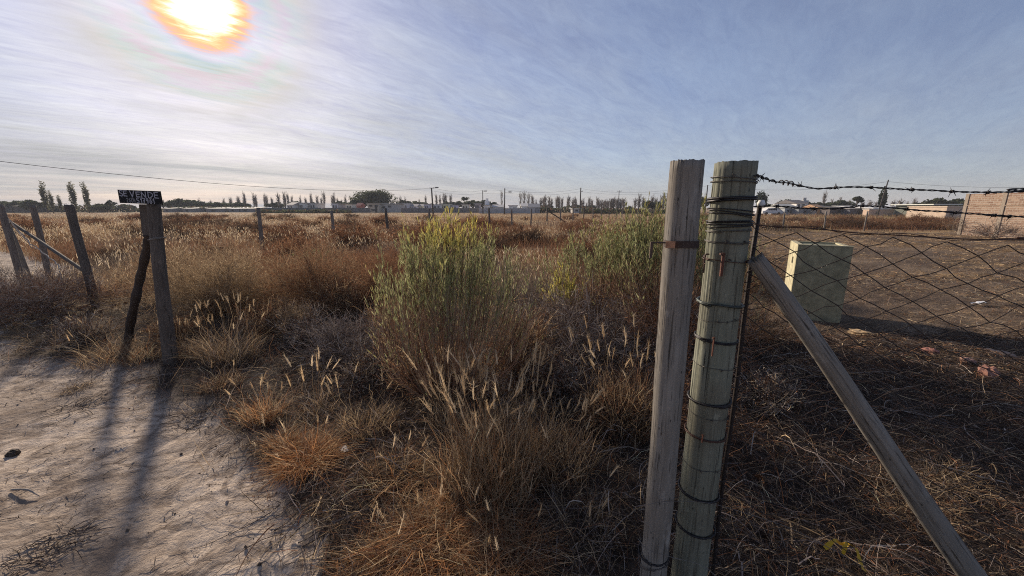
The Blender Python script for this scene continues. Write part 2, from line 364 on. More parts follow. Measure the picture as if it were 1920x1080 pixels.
def ground_mat():
    m, t, o = mat_base('earth')
    s = N(t, 'ShaderNodeAttribute', attribute_name='col')
    sp = t.nodes.new('ShaderNodeSeparateColor'); t.links.new(s.outputs[0], sp.inputs[0])
    tcn = t.nodes.new('ShaderNodeTexCoord')
    def nz(sc, det, rough, dist=0.0, mpv=None):
        n = N(t, 'ShaderNodeTexNoise', ins={'Scale': sc, 'Detail': det, 'Roughness': rough, 'Distortion': dist})
        if mpv:
            mp = N(t, 'ShaderNodeMapping'); mp.inputs['Scale'].default_value = mpv; t.links.new(tcn.outputs['Object'], mp.inputs['Vector']); t.links.new(mp.outputs[0], n.inputs['Vector'])
        else: t.links.new(tcn.outputs['Object'], n.inputs['Vector'])
        return n.outputs[0]
    n1 = nz(1.1, 6, 0.6); n2 = nz(9, 8, 0.7); n3 = nz(60, 6, 0.7); n4 = nz(0.35, 5, 0.55); n5 = nz(3.2, 7, 0.65, 1.2)
    sand = mix_n(t, ramp_n(t, n2, [(0.3, 0.0), (0.7, 1.0)]), (0.46, 0.37, 0.295), (0.71, 0.585, 0.475))
    sand = mix_n(t, ramp_n(t, n1, [(0.40, 0.0), (0.66, 0.75)]), sand, (0.27, 0.21, 0.165))
    sand = mix_n(t, ramp_n(t, n5, [(0.48, 0.0), (0.60, 0.8)]), sand, (0.20, 0.15, 0.117))
    sand = mix_n(t, ramp_n(t, nz(4.0, 8, 0.72, 0.8, (1.0, 2.6, 1.0)), [(0.50, 0.0), (0.62, 0.8)]), sand, (0.16, 0.12, 0.095))
    sand = mix_n(t, ramp_n(t, n3, [(0.60, 0.0), (0.68, 0.8)]), sand, (0.16, 0.115, 0.085))
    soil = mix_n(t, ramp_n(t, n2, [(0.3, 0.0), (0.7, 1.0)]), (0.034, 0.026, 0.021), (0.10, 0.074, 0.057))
    lot = mix_n(t, ramp_n(t, n2, [(0.3, 0.0), (0.7, 1.0)]), (0.065, 0.047, 0.035), (0.21, 0.15, 0.108))
    lot = mix_n(t, ramp_n(t, n5, [(0.42, 0.0), (0.58, 0.85)]), lot, (0.065, 0.047, 0.036))
    lot = mix_n(t, ramp_n(t, n4, [(0.45, 0.0), (0.62, 0.55)]), lot, (0.28, 0.205, 0.14))
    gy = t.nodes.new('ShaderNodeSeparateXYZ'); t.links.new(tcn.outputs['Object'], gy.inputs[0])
    lot_shade = ramp_n(t, math_n(t, 'DIVIDE', math_n(t, 'ADD', gy.outputs[1], math_n(t, 'MULTIPLY', math_n(t, 'SUBTRACT', n1, 0.5), 4.0)), 10.0), [(0.30, 0.85), (0.52, 0.0)])  # shadow of brush and block painted into the near plot's soil colour
    lot = mix_n(t, lot_shade, lot, (0.038, 0.029, 0.024))
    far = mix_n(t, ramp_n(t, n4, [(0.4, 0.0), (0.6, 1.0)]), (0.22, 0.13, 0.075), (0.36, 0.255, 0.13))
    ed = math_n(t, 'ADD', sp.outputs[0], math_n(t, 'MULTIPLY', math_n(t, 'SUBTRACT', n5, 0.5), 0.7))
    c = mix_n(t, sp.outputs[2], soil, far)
    c = mix_n(t, sp.outputs[1], c, lot)
    c = mix_n(t, ramp_n(t, ed, [(0.30, 0.0), (0.62, 1.0)]), c, sand)
    p = N(t, 'ShaderNodeBsdfPrincipled', ins={'Roughness': 0.95, 'Specular IOR Level': 0.1}); t.links.new(c, p.inputs['Base Color'])
    n6 = nz(24, 6, 0.65)
    hh = math_n(t, 'ADD', math_n(t, 'ADD', math_n(t, 'MULTIPLY', n2, 0.5), math_n(t, 'MULTIPLY', n3, 0.22)), math_n(t, 'MULTIPLY', n6, 0.4))
    b = N(t, 'ShaderNodeBump', ins={'Strength': 0.9, 'Distance': 0.05}); t.links.new(hh, b.inputs['Height']); t.links.new(b.outputs[0], p.inputs['Normal'])
    t.links.new(p.outputs[0], o.inputs[0]); return m
M_EARTH = ground_mat()

# ------------------------------------------------------------------ ground sheet (polar grid; its sandy faces form the track)
def build_ground():
    rr = np.concatenate([[0.12], np.geomspace(0.35, 40, 430), np.geomspace(42, 1800, 50)])
    fr = np.linspace(R(-68), R(68), 520); bk = np.linspace(R(68), R(292), 90)[1:]
    th = np.concatenate([fr, bk[:-1]])
    nr, nt = len(rr), len(th)
    X = rr[:, None] * np.sin(th)[None]; Y = rr[:, None] * np.cos(th)[None]
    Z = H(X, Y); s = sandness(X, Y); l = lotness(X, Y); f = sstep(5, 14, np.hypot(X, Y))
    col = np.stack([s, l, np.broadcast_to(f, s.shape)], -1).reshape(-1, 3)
    v = np.stack([X, Y, Z], -1).reshape(-1, 3)
    i = np.arange(nr - 1)[:, None] * nt; j = np.arange(nt)[None]; j2 = (j + 1) % nt
    q = np.stack([i + j, i + nt + j, i + nt + j2, i + j2], -1).reshape(-1, 4)[:, ::-1]
    fs = s.reshape(-1)[q].mean(1) > 0.5
    tri = np.stack([np.full(nt, nr * nt), np.arange(nt), (np.arange(nt) + 1) % nt], -1)
    v = np.concatenate([v, [[0, 0, float(H(np.array([0.]), np.array([0.]))[0])]]]); col = np.concatenate([col, [[1, 0, 0]]])
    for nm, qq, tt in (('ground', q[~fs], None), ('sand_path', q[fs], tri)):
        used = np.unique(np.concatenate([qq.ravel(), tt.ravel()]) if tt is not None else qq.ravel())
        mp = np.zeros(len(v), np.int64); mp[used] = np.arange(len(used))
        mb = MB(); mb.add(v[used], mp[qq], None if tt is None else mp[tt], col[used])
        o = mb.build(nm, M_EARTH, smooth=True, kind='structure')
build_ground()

# ------------------------------------------------------------------ plant generators
def pick(cols, n, jit=0.18, r=None):
    r = r or rng
    cols = np.asarray(cols, float)
    c = cols[r.integers(0, len(cols), n)]
    return np.clip(c * (1 + r.normal(size=(n, 1)) * jit), 0.005, 0.9)
def blades(mb, root, h, lean, curl, w, col, K=4, az=None):
    n = len(root); t = np.linspace(0, 1, K)
    az = rng.uniform(0, 2 * math.pi, n) if az is None else az
    d = np.stack([np.cos(az), np.sin(az), np.zeros(n)], -1)
    hor = h[:, None] * (lean[:, None] * t + curl[:, None] * t ** 2)
    ver = h[:, None] * (t - 0.45 * np.minimum(curl, 1.6)[:, None] * t ** 2) * np.sqrt(np.maximum(1 - 0.4 * lean[:, None] ** 2, 0.2))
    P = root[:, None, :] + d[:, None, :] * hor[..., None]; P[..., 2] += ver
    P[:, 1:, :] += rng.normal(size=(n, K - 1, 3)) * (0.035 * h)[:, None, None] * np.array([1, 1, 0.3])
    roll = rng.uniform(0, math.pi, n)
    side = np.stack([np.cos(roll), np.sin(roll), np.zeros(n)], -1)
    Wd = w[:, None] * np.maximum(1 - t, 0.12)[None] ** 0.6
    strips(mb, P, Wd, side, col)
    return P
def heads(mb, tip, d, L, w, col, hairs=0):
    """fluffy seed heads: crossed spindles plus fine bristles"""
    n = len(tip); t = np.linspace(0, 1, 6); prof = np.array([0.35, 0.9, 1.0, 0.8, 0.5, 0.08])
    bend = norm(rng.normal(size=(n, 3)) * np.array([1, 1, 0.1])) * 0.12
    P = tip[:, None, :] + d[:, None, :] * (L[:, None] * t)[..., None] + bend[:, None, :] * (L[:, None] * t ** 2)[..., None]
    s1 = perp(d); s2 = np.cross(d, s1)
    for s in (s1, s2): strips(mb, P, w[:, None] * prof[None], s, col)
    if hairs:
        k = rng.integers(0, 5, (n, hairs)); b = P[np.arange(n)[:, None], k].reshape(-1, 3)
        hd = norm(np.repeat(d, hairs, 0) + rng.normal(size=(n * hairs, 3)) * 0.45); LL = np.repeat(L, hairs) * rng.uniform(0.15, 0.4, n * hairs)
        PP = np.stack([b, b + hd * LL[:, None]], 1)
        strips(mb, PP, np.stack([np.repeat(w, hairs) * 0.14, np.repeat(w, hairs) * 0.05], 1), perp(hd), np.repeat(np.broadcast_to(col, (n, 3)) if np.ndim(col) == 1 else col, hairs, 0))
def gz(x, y): return np.stack([x, y, H(x, y)], -1)

STRAW = [(0.47, 0.335, 0.205), (0.38, 0.255, 0.145), (0.58, 0.44, 0.29), (0.31, 0.195, 0.115)]
ORANGE = [(0.55, 0.295, 0.14), (0.46, 0.225, 0.10), (0.66, 0.42, 0.23), (0.35, 0.165, 0.08)]
RUSSET = [(0.23, 0.115, 0.066), (0.18, 0.088, 0.052), (0.29, 0.155, 0.086), (0.14, 0.075, 0.048)]
TAN = [(0.34, 0.245, 0.15), (0.28, 0.195, 0.118), (0.39, 0.295, 0.19), (0.225, 0.15, 0.092)]
GREYT = [(0.27, 0.22, 0.195), (0.17, 0.135, 0.118), (0.42, 0.36, 0.31), (0.10, 0.078, 0.068)]
CREAM = [(0.66, 0.51, 0.33), (0.56, 0.41, 0.25), (0.74, 0.60, 0.42)]

DKTW = [(0.055, 0.042, 0.037), (0.085, 0.063, 0.052)]
def tuft(name, c, rad, n, h, cols, label, nheads=0, hcol=CREAM, curl=(0.15, 0.8), lean=(0.05, 0.5), w=0.0046, head_len=0.10, stemh=1.25, head_w=0.0075, group=None):
    c = onG(c); mb = MB()
    a = rng.uniform(0, 2 * math.pi, n); r = rad * np.sqrt(rng.uniform(0, 1, n))
    x = c[0] + r * np.cos(a); y = c[1] + r * np.sin(a)
    root = gz(x, y); root[:, 2] -= 0.01
    hh = h * rng.uniform(0.35, 1.0, n) * (1 - 0.35 * (r / rad) ** 2)
    blades(mb, root, hh, rng.uniform(*lean, n), rng.uniform(*curl, n), w * rng.uniform(0.6, 1.3, n), pick(list(cols) * 2 + CREAM[:2] + RUSSET[3:] + DKTW[1:], n, 0.3), 6, a + rng.normal(size=n) * 1.5)
    st = None
    o = mb.build(name, M_PLANT, c, label=label, cat='grass tuft', group=group)
    m = nheads
    for lo_, hi_ in ([(0, m)] if m > 12 else [(q, q + 1) for q in range(m)]):
        k = hi_ - lo_; mb2 = MB()
        a = rng.uniform(0, 2 * math.pi, k); r = rad * 0.85 * np.sqrt(rng.uniform(0, 1, k))
        root = gz(c[0] + r * np.cos(a), c[1] + r * np.sin(a))
        hh = h * stemh * rng.uniform(0.62, 1.0, k)
        P = blades(mb2, root, hh, rng.uniform(0.02, 0.22, k), rng.uniform(0.0, 0.18, k), np.full(k, w * 0.75), pick(cols, k, 0.15), 5, a + rng.normal(size=k) * 0.6)
        d = norm(P[:, -1] - P[:, -2])
        heads(mb2, P[:, -1] - d * 0.01, d, head_len * rng.uniform(0.7, 1.25, k), head_w * rng.uniform(0.7, 1.3, k), pick(hcol, k, 0.1), 30)
        mb2.build('seed_heads' if k > 1 else 'seed_head', M_PLANT, c, parent=o)
    return o

def twig_bush(name, c, rad, h, n1, n2, n3, w, cols, label, flecks=0, fcols=None, fsize=0.012, cat='shrub', group=None, droop=0.0, mat=None, spread=1.0, wood=None, base_r=0.12):
    """fluffy bush of branching twigs with small dry leaves/seeds"""
    c = onG(c); mb = MB()
    th = rng.uniform(0, 2 * math.pi, n1); ph = np.arccos(rng.uniform(0.08, 1.0, n1)) * spread
    d1 = np.stack([np.sin(ph) * np.cos(th), np.sin(ph) * np.sin(th), np.cos(ph)], -1)
    sc = np.array([rad, rad, h])
    lump = 0.72 + 0.38 * vnoise(th * 1.6 + c[0] * 3, ph * 2.5 + c[1] * 2, 3)
    L1 = d1 * sc * (lump * rng.uniform(0.7, 1.0, n1))[:, None]
    b0 = c + np.stack([rng.normal(size=n1) * base_r * rad, rng.normal(size=n1) * base_r * rad, np.full(n1, -0.02)], -1)
    t = np.linspace(0, 1, 5)
    up = np.array([0, 0, 1.0])
    P1 = b0[:, None] + L1[:, None] * t[None, :, None] + up * (0.12 * h * np.sin(t * math.pi))[None, :, None] - up * (droop * h * t ** 2)[None, :, None]
    P1 = P1 + rng.normal(size=P1.shape) * 0.02 * rad
    strips(mb, P1, np.broadcast_to(w * 1.9 * (1 - 0.6 * t), (n1, 5)), perp(norm(L1)), pick(wood or cols, n1, 0.2) * 0.85)
    def child(P, D, n, lo, L, jit, wd, K):
        m = len(P) * n; i = np.repeat(np.arange(len(P)), n); kk = P.shape[1] - 1
        u = rng.uniform(lo, 1, m) * kk; k = np.minimum(u.astype(int), kk - 1); f = (u - k)[:, None]
        b = P[i, k] * (1 - f) + P[i, k + 1] * f
        dd = norm(norm(D)[i] * 0.9 + rng.normal(size=(m, 3)) * jit + up * 0.12)
        LL = L * rng.uniform(0.45, 1.15, m)
        tt = np.linspace(0, 1, K)
        Q = b[:, None] + dd[:, None] * (LL[:, None] * tt)[..., None] + rng.normal(size=(m, 1, 3)) * (0.16 * LL[:, None, None] * (tt ** 2)[None, :, None])
        strips(mb, Q, np.broadcast_to(wd * (1 - 0.55 * tt), (m, K)), perp(dd), pick(cols, m, 0.22))
        return Q, dd
    Rm = (rad + h) * 0.5
    P2, d2 = child(P1, L1, n2, 0.28, Rm * 0.42, 0.6, w, 4)
    P3, d3 = child(P2, d2, n3, 0.25, Rm * 0.20, 0.75, w * 0.75, 3)
    if flecks:
        i = rng.integers(0, len(P3), flecks); f = rng.uniform(0, 1, flecks)[:, None]
        b = P3[i, 0] * (1 - f) + P3[i, -1] * f
        dd = norm(d3[i] + rng.normal(size=(flecks, 3)) * 0.9)
        s = fsize * rng.uniform(0.6, 1.5, flecks)
        Q = np.stack([b, b + dd * s[:, None] * 0.5, b + dd * s[:, None]], 1)
        strips(mb, Q, np.stack([s * 0.1, s * 0.42, s * 0.08], 1), perp(dd), pick(fcols if fcols is not None else cols, flecks, 0.22))
    # never under the soil
    for k in range(len(mb.v)):
        v = mb.v[k].copy(); g = c[2] - 0.02; lo = v[:, 2] < g; v[lo, 2] = g + rng.uniform(0, 0.05, lo.sum()); mb.v[k] = v
    return mb.build(name, mat or M_PLANT, c, label=label, cat=cat, group=group)

def leafy_bush(name, c, rad, h, n1, n2, nleaf, label, leaf_cols, top_cols=None, yellow=lambda p: np.zeros(len(p)), lo=0.42, stemcols=None, cat='shrub', leafL=0.042, leafW=0.0042, tilt=(0, 0), base_r=0.13):
    c = onG(c)
    root = empty(name, c, label, cat)
    ms, ml = MB(), MB()
    th = rng.uniform(0, 2 * math.pi, n1); u = np.sqrt(rng.uniform(0, 1, n1)) * (0.8 + 0.35 * vnoise(th * 2.2, th * 0 + c[0], 8))
    b0 = c + np.stack([np.cos(th) * u * base_r, np.sin(th) * u * base_r, np.full(n1, -0.02)], -1)
    top = c + np.stack([np.cos(th) * u * rad + tilt[0], np.sin(th) * u * rad + tilt[1], h * (1.0 - 0.50 * u ** 1.7) * (0.62 + 0.38 * rng.uniform(0, 1, n1) ** 0.7) * (0.84 + 0.16 * vnoise(th * 2.0, u * 3.0 + c[1], 4))], -1)
    K = 8; t = np.linspace(0, 1, K)
    P = b0[:, None] + (top - b0)[:, None] * t[None, :, None]
    out = top - b0; out[:, 2] = 0
    P = P + out[:, None] * (0.22 * np.sin(t * math.pi))[None, :, None] + rng.normal(size=(n1, 1, 3)) * (0.05 * t ** 2)[None, :, None] + rng.normal(size=P.shape) * 0.006
    sc = pick(stemcols or [(0.27, 0.16, 0.11), (0.38, 0.26, 0.18), (0.17, 0.10, 0.07), (0.31, 0.24, 0.18)], n1, 0.2)
    strips(ms, P, np.broadcast_to(0.0075 * (1 - 0.7 * t), (n1, K)), perp(norm(top - b0)), sc)
    strips(ms, P, np.broadcast_to(0.0075 * (1 - 0.7 * t), (n1, K)), perp(norm(top - b0)), sc)
    m = n1 * n2; i = np.repeat(np.arange(n1), n2); uu = rng.uniform(lo, 1, m) * (K - 1); k = np.minimum(uu.astype(int), K - 2); f = (uu - k)[:, None]
    b = P[i, k] * (1 - f) + P[i, k + 1] * f; sd = norm(P[i, k + 1] - P[i, k])
    dd = norm(sd + rng.normal(size=(m, 3)) * 0.28 + np.array([0, 0, 0.35])); LL = rng.uniform(0.07, 0.20, m) * h / 1.4
    LL = np.where(b[:, 2] - c[2] + LL > 0.93 * h, LL * 0.3, LL)
    t2 = np.linspace(0, 1, 4)
    Q = b[:, None] + dd[:, None] * (LL[:, None] * t2)[..., None] + np.array([0, 0, 1.0]) * (0.1 * LL[:, None] * t2 ** 2)[..., None]
    strips(ms, Q, np.broadcast_to(0.0028 * (1 - 0.6 * t2), (m, 4)), perp(dd), sc[i] * 0.95)
    n = m * nleaf; j = np.repeat(np.arange(m), nleaf); f = rng.uniform(0, 1, n)[:, None]
    lb = Q[j, 0] * (1 - f) + Q[j, -1] * f
    ld = norm(dd[j] + rng.normal(size=(n, 3)) * 0.30 + np.array([0, 0, 0.35])); s = leafL * rng.uniform(0.55, 1.4, n)
    hrel = (lb[:, 2] - c[2]) / h
    y = yellow(lb - c) + rng.normal(size=n) * 0.13
    lc = pick(leaf_cols, n, 0.2); 
    if top_cols is not None:
        tc_ = pick(top_cols, n, 0.2); yy = np.clip(y, 0, 1)[:, None]; lc = lc * (1 - yy) + tc_ * yy
    # sparse leaves low down, some of them dried
    keep = rng.uniform(0, 1, n) < sstep(lo * 0.75, lo + 0.22, hrel) * 0.9 + 0.1
    dry = rng.uniform(0, 1, n) < 0.10 + 0.5 * (1 - sstep(0.3, 0.6, hrel)); lc[dry] = pick(TAN, int(dry.sum()), 0.2) * 0.8
    V = np.stack([lb, lb + ld * s[:, None] * 0.5, lb + ld * s[:, None]], 1)[keep]
    ww = (leafW * rng.uniform(0.7, 1.3, n))[keep]
    strips(ml, V, np.stack([ww * 0.5, ww, ww * 0.15], 1), perp(ld[keep]), lc[keep])
    ms.build('stems', M_TWIG, c, parent=root); ml.build('foliage', M_LEAF, c, parent=root)
    return root

def tangle(mb, c, rad, h, n, w, cols, seg=9):
    """long arching dead twigs heaped over each other"""
    a = rng.uniform(0, 2 * math.pi, n); r = rad * np.sqrt(rng.uniform(0, 1, n))
    p = np.stack([c[0] + r * np.cos(a), c[1] + r * np.sin(a)], -1); ang0 = rng.uniform(0, 2 * math.pi, n); turn = rng.normal(size=n) * 0.9
    L = rad * rng.uniform(0.4, 1.3, n); t = np.linspace(0, 1, seg)
    an = ang0[:, None] + turn[:, None] * t
    st = L[:, None] / seg
    X = p[:, :1] + np.cumsum(np.cos(an) * st, 1); Y = p[:, 1:] + np.cumsum(np.sin(an) * st, 1)
    hh = h * rng.uniform(0.05, 1.0, n) * np.exp(-(r / rad) ** 2 * 0.9)
    Z = H(X, Y) + 0.004 + hh[:, None] * np.sin(np.clip(t * rng.uniform(0.7, 1.3, n)[:, None] + 0.12, 0, 1) * math.pi) + rng.normal(size=X.shape) * 0.01 * min(1, h * 4)
    Pm = np.stack([X, Y, np.maximum(Z, H(X, Y) + 0.003)], -1)
    d = norm(Pm[:, -1] - Pm[:, 0])
    strips(mb, Pm, (w * rng.uniform(0.5, 1.4, n))[:, None] * (1 - 0.6 * t)[None], perp(d), pick(cols, n, 0.25))

# ------------------------------------------------------------------ post builder
def post(mb, base, top, r0, r1, seed, cracks=7, depth=0.06, rough_top=0.006, sides=48, rings=40, flat=0.0, bend=0.006):
    """round wooden post between two points, in its own z frame; returns (vertices placed in world)"""
    r = np.random.default_rng(seed)
    L = np.linalg.norm(np.array(top) - np.array(base)); t = np.linspace(0, 1, rings); th = np.arange(sides) * 2 * math.pi / sides
    Rr = (r0 + (r1 - r0) * t)[:, None] * np.ones(sides)[None]
    Rr = Rr * (1 + 0.012 * np.sin(th * 2 + r.uniform(0, 6))[None] + 0.008 * np.sin(th * 3 + 4 * t[:, None] + r.uniform(0, 6)))
    Rr = Rr * (1 + 0.010 * np.sin(t * 9 + r.uniform(0, 6)) + 0.012 * np.sin(t * 23 + r.uniform(0, 6)))[:, None]
    for k in range(cracks):
        a0 = r.uniform(0, 2 * math.pi); lo, hi = sorted(r.uniform(-0.2, 1.25, 2)); 
        if r.uniform() < 0.6: hi = 1.3
        wv = a0 + 0.06 * np.sin(t * r.uniform(4, 12) + r.uniform(0, 6))
        d = np.abs((th[None] - wv[:, None] + math.pi) % (2 * math.pi) - math.pi)
        Rr = Rr * (1 - depth * r.uniform(0.5, 1.2) * np.exp(-(d / r.uniform(0.02, 0.055)) ** 2) * (sstep(lo - 0.05, lo + 0.05, t) * sstep(hi + 0.05, hi - 0.05, t))[:, None])
    if flat: # one flattened side
        cosd = np.cos(th - flat); lim = r0 * 0.72
        Rr = np.where(cosd[None] * Rr > lim, lim / np.maximum(cosd, 0.01)[None], Rr)
    bx = bend * np.sin(t * 5 + r.uniform(0, 6)); by = bend * np.sin(t * 4 + r.uniform(0, 6))
    x = Rr * np.cos(th) + bx[:, None]; y = Rr * np.sin(th) + by[:, None]; z = np.broadcast_to((t * L)[:, None], x.shape).copy()
    jag = r.normal(size=sides) * rough_top; jag = (jag + np.roll(jag, 1)) * 0.6; z[-1] += jag; z[-2] += jag * 0.5
    v = np.stack([x, y, z], -1).reshape(-1, 3)
    # inner top rings, uneven
    for s in (0.7, 0.35): v = np.concatenate([v, np.stack([x[-1] * s, y[-1] * s, z[-1] * 0 + L - rough_top * 0.6 + r.normal(size=sides) * rough_top * 0.5], -1)])
    v = np.concatenate([v, [[0, 0, L - rough_top], [0, 0, 0]]])
    nr = rings + 2
    i = np.arange(nr - 1)[:, None] * sides; j = np.arange(sides)[None]; j2 = (j + 1) % sides
    q = np.stack([i + j, i + j2, i + sides + j2, i + sides + j], -1).reshape(-1, 4)
    jj = np.arange(sides); a = nr * sides
    tr = np.concatenate([np.stack([np.full(sides, a), (nr - 1) * sides + jj, (nr - 1) * sides + (jj + 1) % sides], -1), np.stack([np.full(sides, a + 1), (jj + 1) % sides, jj], -1)])
    mb.add(v, q, tr, (0.5, 0.5, 0.5))
    return L
def post_obj(name, base, top, r0, r1, mat, seed, label=None, cat=None, group=None, parent=None, **kw):
    mb = MB(); post(mb, base, top, r0, r1, seed, **kw)
    me = mb.mesh(name, smooth=True); me.materials.append(mat)
    o = bpy.data.objects.new(name, me); COL.objects.link(o)
    d = Vector(np.array(top) - np.array(base)); o.rotation_euler = d.to_track_quat('Z', 'X').to_euler()
    if parent is not None: o.parent = parent; o.location = Vector(base) - parent.location
    else: o.location = tuple(base)
    return tag(o, label, cat, group)
def ring(mb, cx, cy, z, rad, wr, col, tiltx=0.0, tilty=0.0, turns=1.0, pitch=0.0, wob=0.0015, a0=0.0, seed=0):
    r = np.random.default_rng(seed); n = int(40 * turns) + 1; a = a0 + np.linspace(0, 2 * math.pi * turns, n)
    rr = rad + wr * 0.9 + r.normal(size=n) * wob * 0.5 + wob * 0.5
    x = cx + rr * np.cos(a); y = cy + rr * np.sin(a)
    zz_ = z + tiltx * np.cos(a) + tilty * np.sin(a) + pitch * (a - a0) / (2 * math.pi) + np.interp(np.arange(n), np.linspace(0, n, 9), r.normal(size=9)) * wob
    tube(mb, np.stack([x, y, zz_], -1), wr, 6, col)

# ------------------------------------------------------------------ the gate posts with their wires
DARK = (0.035, 0.032, 0.034); RUST = (0.085, 0.045, 0.034); STEEL = (0.10, 0.09, 0.085); CABLE = (0.055, 0.065, 0.06)
GX, GY = 0.724, 1.30
gb = onG((GX, GY, 0))
strainer = empty('strainer_post', gb, 'thick greenish timber corner post bound with many turns of dark wire', 'fence post')
gt = np.array([GX, GY, CAM_H + 0.142])
post_obj('timber', gb + [0, 0, -0.05], gt, 0.066, 0.063, M_GREEN, 11, parent=strainer, cracks=13, depth=0.08, rough_top=0.0011, rings=70, sides=120, bend=0.0)
def zpx(py, Y, rad=0.06): return pd(960, py, Y - rad)[2]
def gr(z): return 0.066 + (0.063 - 0.066) * (z - gb[2]) / (gt[2] - gb[2])
wire_specs = [  # pixel row, wire radius, colour, turns, pitch, tilt x, tilt y
    (329, .0016, STEEL, 2.3, -.009, -.004, .0), (377, .0042, DARK, 2.0, .006, .000, .0), (392, .0018, DARK, 3.2, -.007, -.006, .0), (404, .0009, DARK, 1.0, 0, -.012, 0),
    (424, .0020, DARK, 3.4, .005, .001, .0), (431, .0012, STEEL, 2.0, -.003, .003, 0), (453, .0013, STEEL, 2.0, -.004, -.004, .0), (488, .0015, RUST, 1.6, -.006, -.006, .0),
    (574, .0042, CABLE, 1.5, -.004, -.004, .0), (602, .0008, STEEL, 1, 0, .006, 0), (645, .0026, DARK, 2.2, .003, -.004, .0), (693, .0008, STEEL, 1, 0, -.003, 0), (761, .0042, DARK, 1.6, .004, -.001, .0),
    (787, .0008, STEEL, 1, 0, -.004, 0), (829, .0022, RUST, 2.4, .004, -.003, .0), (884, .0009, STEEL, 1, 0, -.003, 0), (940, .0040, DARK, 1.5, .003, -.006, 0), (1004, .0036, DARK, 1.4, -.003, -.005, 0)]
for k, (py, wr, colr, tn, pt, tx, ty) in enumerate(wire_specs):
    mb = MB(); z = zpx(py, GY)
    ring(mb, GX, GY, z, gr(z) * 1.03, wr, colr, tx, ty, tn, pt, 0.0022, -1.0 + k, seed=k)
    if k in (0, 6, 7, 9, 11, 13, 15):                     # small twists of barb on the strand
        for q in range(2):
            aa = -math.pi / 2 + (-0.5 + q * 0.9 + 0.23 * (k % 3)); rr = gr(z) * 1.03 + 0.003
            cpt = np.array([GX + rr * math.cos(aa), GY + rr * math.sin(aa), z + tx * math.cos(aa)])
            for e in range(4):
                dv = norm(rng.normal(size=3)) * 0.008; tube(mb, [cpt - dv * 0.4, cpt + dv], 0.0011, 4, colr)
    mb.build('wire_binding', M_WIRE, gb, parent=strainer, smooth=True)
# rusty staples and flat nails driven into the post
for (px, y0, y1, wd) in ((1355, 474, 518, 0.008), (1338, 632, 668, 0.003), (1318, 815, 830, 0.0025)):
    mb = MB(); a = pd(px, y0, GY - 0.069); b = pd(px - 2, y1, GY - 0.071)
    box(mb, (a + b) / 2, (wd, 0.006, abs(a[2] - b[2])), 0, (0.12, 0.045, 0.03))
    box(mb, a + [0, 0, -0.004], (wd * 1.9, 0.009, 0.006), 0, (0.09, 0.04, 0.028)); mb.build('rusty_staple', M_METAL, gb, parent=strainer)
mb = MB(); a = pd(1322, 480, GY - 0.02); tube(mb, catmull([a + [0.012, 0, 0.006], a + [-0.004, -0.01, 0.004], a + [-0.006, -0.012, -0.03], a + [-0.003, -0.008, -0.055]], 4), 0.0028, 6, RUST)
mb.build('rusty_hook', M_METAL, gb, parent=strainer, smooth=True)

SX, SY = 0.541, 1.235
sb = onG((SX + 0.004, SY, 0))
stick = empty('gate_stick', sb, 'bare grey wooden gate stick with a rusty strap, beside the wire-bound post', 'gate stick')
stt = np.array([SX + 0.001, SY, CAM_H + 0.139])
post_obj('timber', sb + [0, 0, 0.02], stt, 0.047, 0.050, M_GREY, 23, parent=stick, cracks=9, depth=0.10, rough_top=0.0018, rings=70, sides=120, bend=0.003)
mb = MB(); zs = zpx(459, SY, 0.05)
n = 48; a = np.linspace(0, 2 * math.pi, n + 1)[:-1]; v = []
for (rr, dz) in ((0.0535, -0.0105), (0.0535, 0.0105), (0.0505, 0.0105), (0.0505, -0.0105)): v.append(np.stack([SX + rr * np.cos(a), SY + rr * np.sin(a), zs + dz + 0.001 * np.sin(3 * a)], -1))
v = np.concatenate(v); q = []
for k in range(4):
    for j in range(n): q.append([k * n + j, k * n + (j + 1) % n, ((k + 1) % 4) * n + (j + 1) % n, ((k + 1) % 4) * n + j])
mb.add(v, q, None, (0.06, 0.04, 0.034)); mb.build('rusty_strap', M_METAL, sb, parent=stick, smooth=False)
mb = MB(); box(mb, pd(1257, 459, SY - 0.052), (0.027, 0.004, 0.020), -0.35, (0.42, 0.22, 0.13)); mb.build('strap_plate', M_METAL, sb, parent=stick)
mb = MB(); a = pd(1251, 455, SY - 0.03); b = pd(1224, 455, SY - 0.03); c_ = pd(1220, 483, SY - 0.03)
tube(mb, catmull([a, (a + b) / 2, b], 3), 0.0028, 6, (0.10, 0.07, 0.05)); box(mb, (b + c_) / 2 + [-0.002, 0, 0.001], (0.008, 0.005, abs(b[2] - c_[2]) + 0.004), 0, (0.12, 0.08, 0.06))
mb.build('latch_hook', M_METAL, sb, parent=stick)
mb = MB(); ring(mb, SX + 0.003, SY, 0.26, 0.050, 0.0032, DARK, 0.01, 0.012, 1.6, 0.006, 0.004, 0.3, 5); ring(mb, SX + 0.003, SY, 0.215, 0.050, 0.0014, STEEL, 0.02, -0.01, 2.2, 0.012, 0.006, 0.8, 6)
mb.build('wire_loop', M_WIRE, sb, parent=stick, smooth=True)

# dark steel rod behind the corner post
rb = onG((0.826, 1.315, 0)); mb = MB()
rp = np.array([[0.826 + 0.003 * math.sin(k * 1.7), 1.315, z] for k, z in enumerate(np.linspace(rb[2] - 0.05, CAM_H + 0.0, 9))]); tube(mb, rp, 0.0075, 8, (0.04, 0.03, 0.028))
for z in np.linspace(0.12, 1.45, 18): tube(mb, [[0.826 - 0.05, 1.30, z], [0.826 + 0.012, 1.302, z + 0.006]], 0.0014, 5, DARK)
rod = mb.build('steel_rod', M_METAL, rb, smooth=True, label='thin dark upright steel rod tied behind the wire-bound corner post', cat='rod')

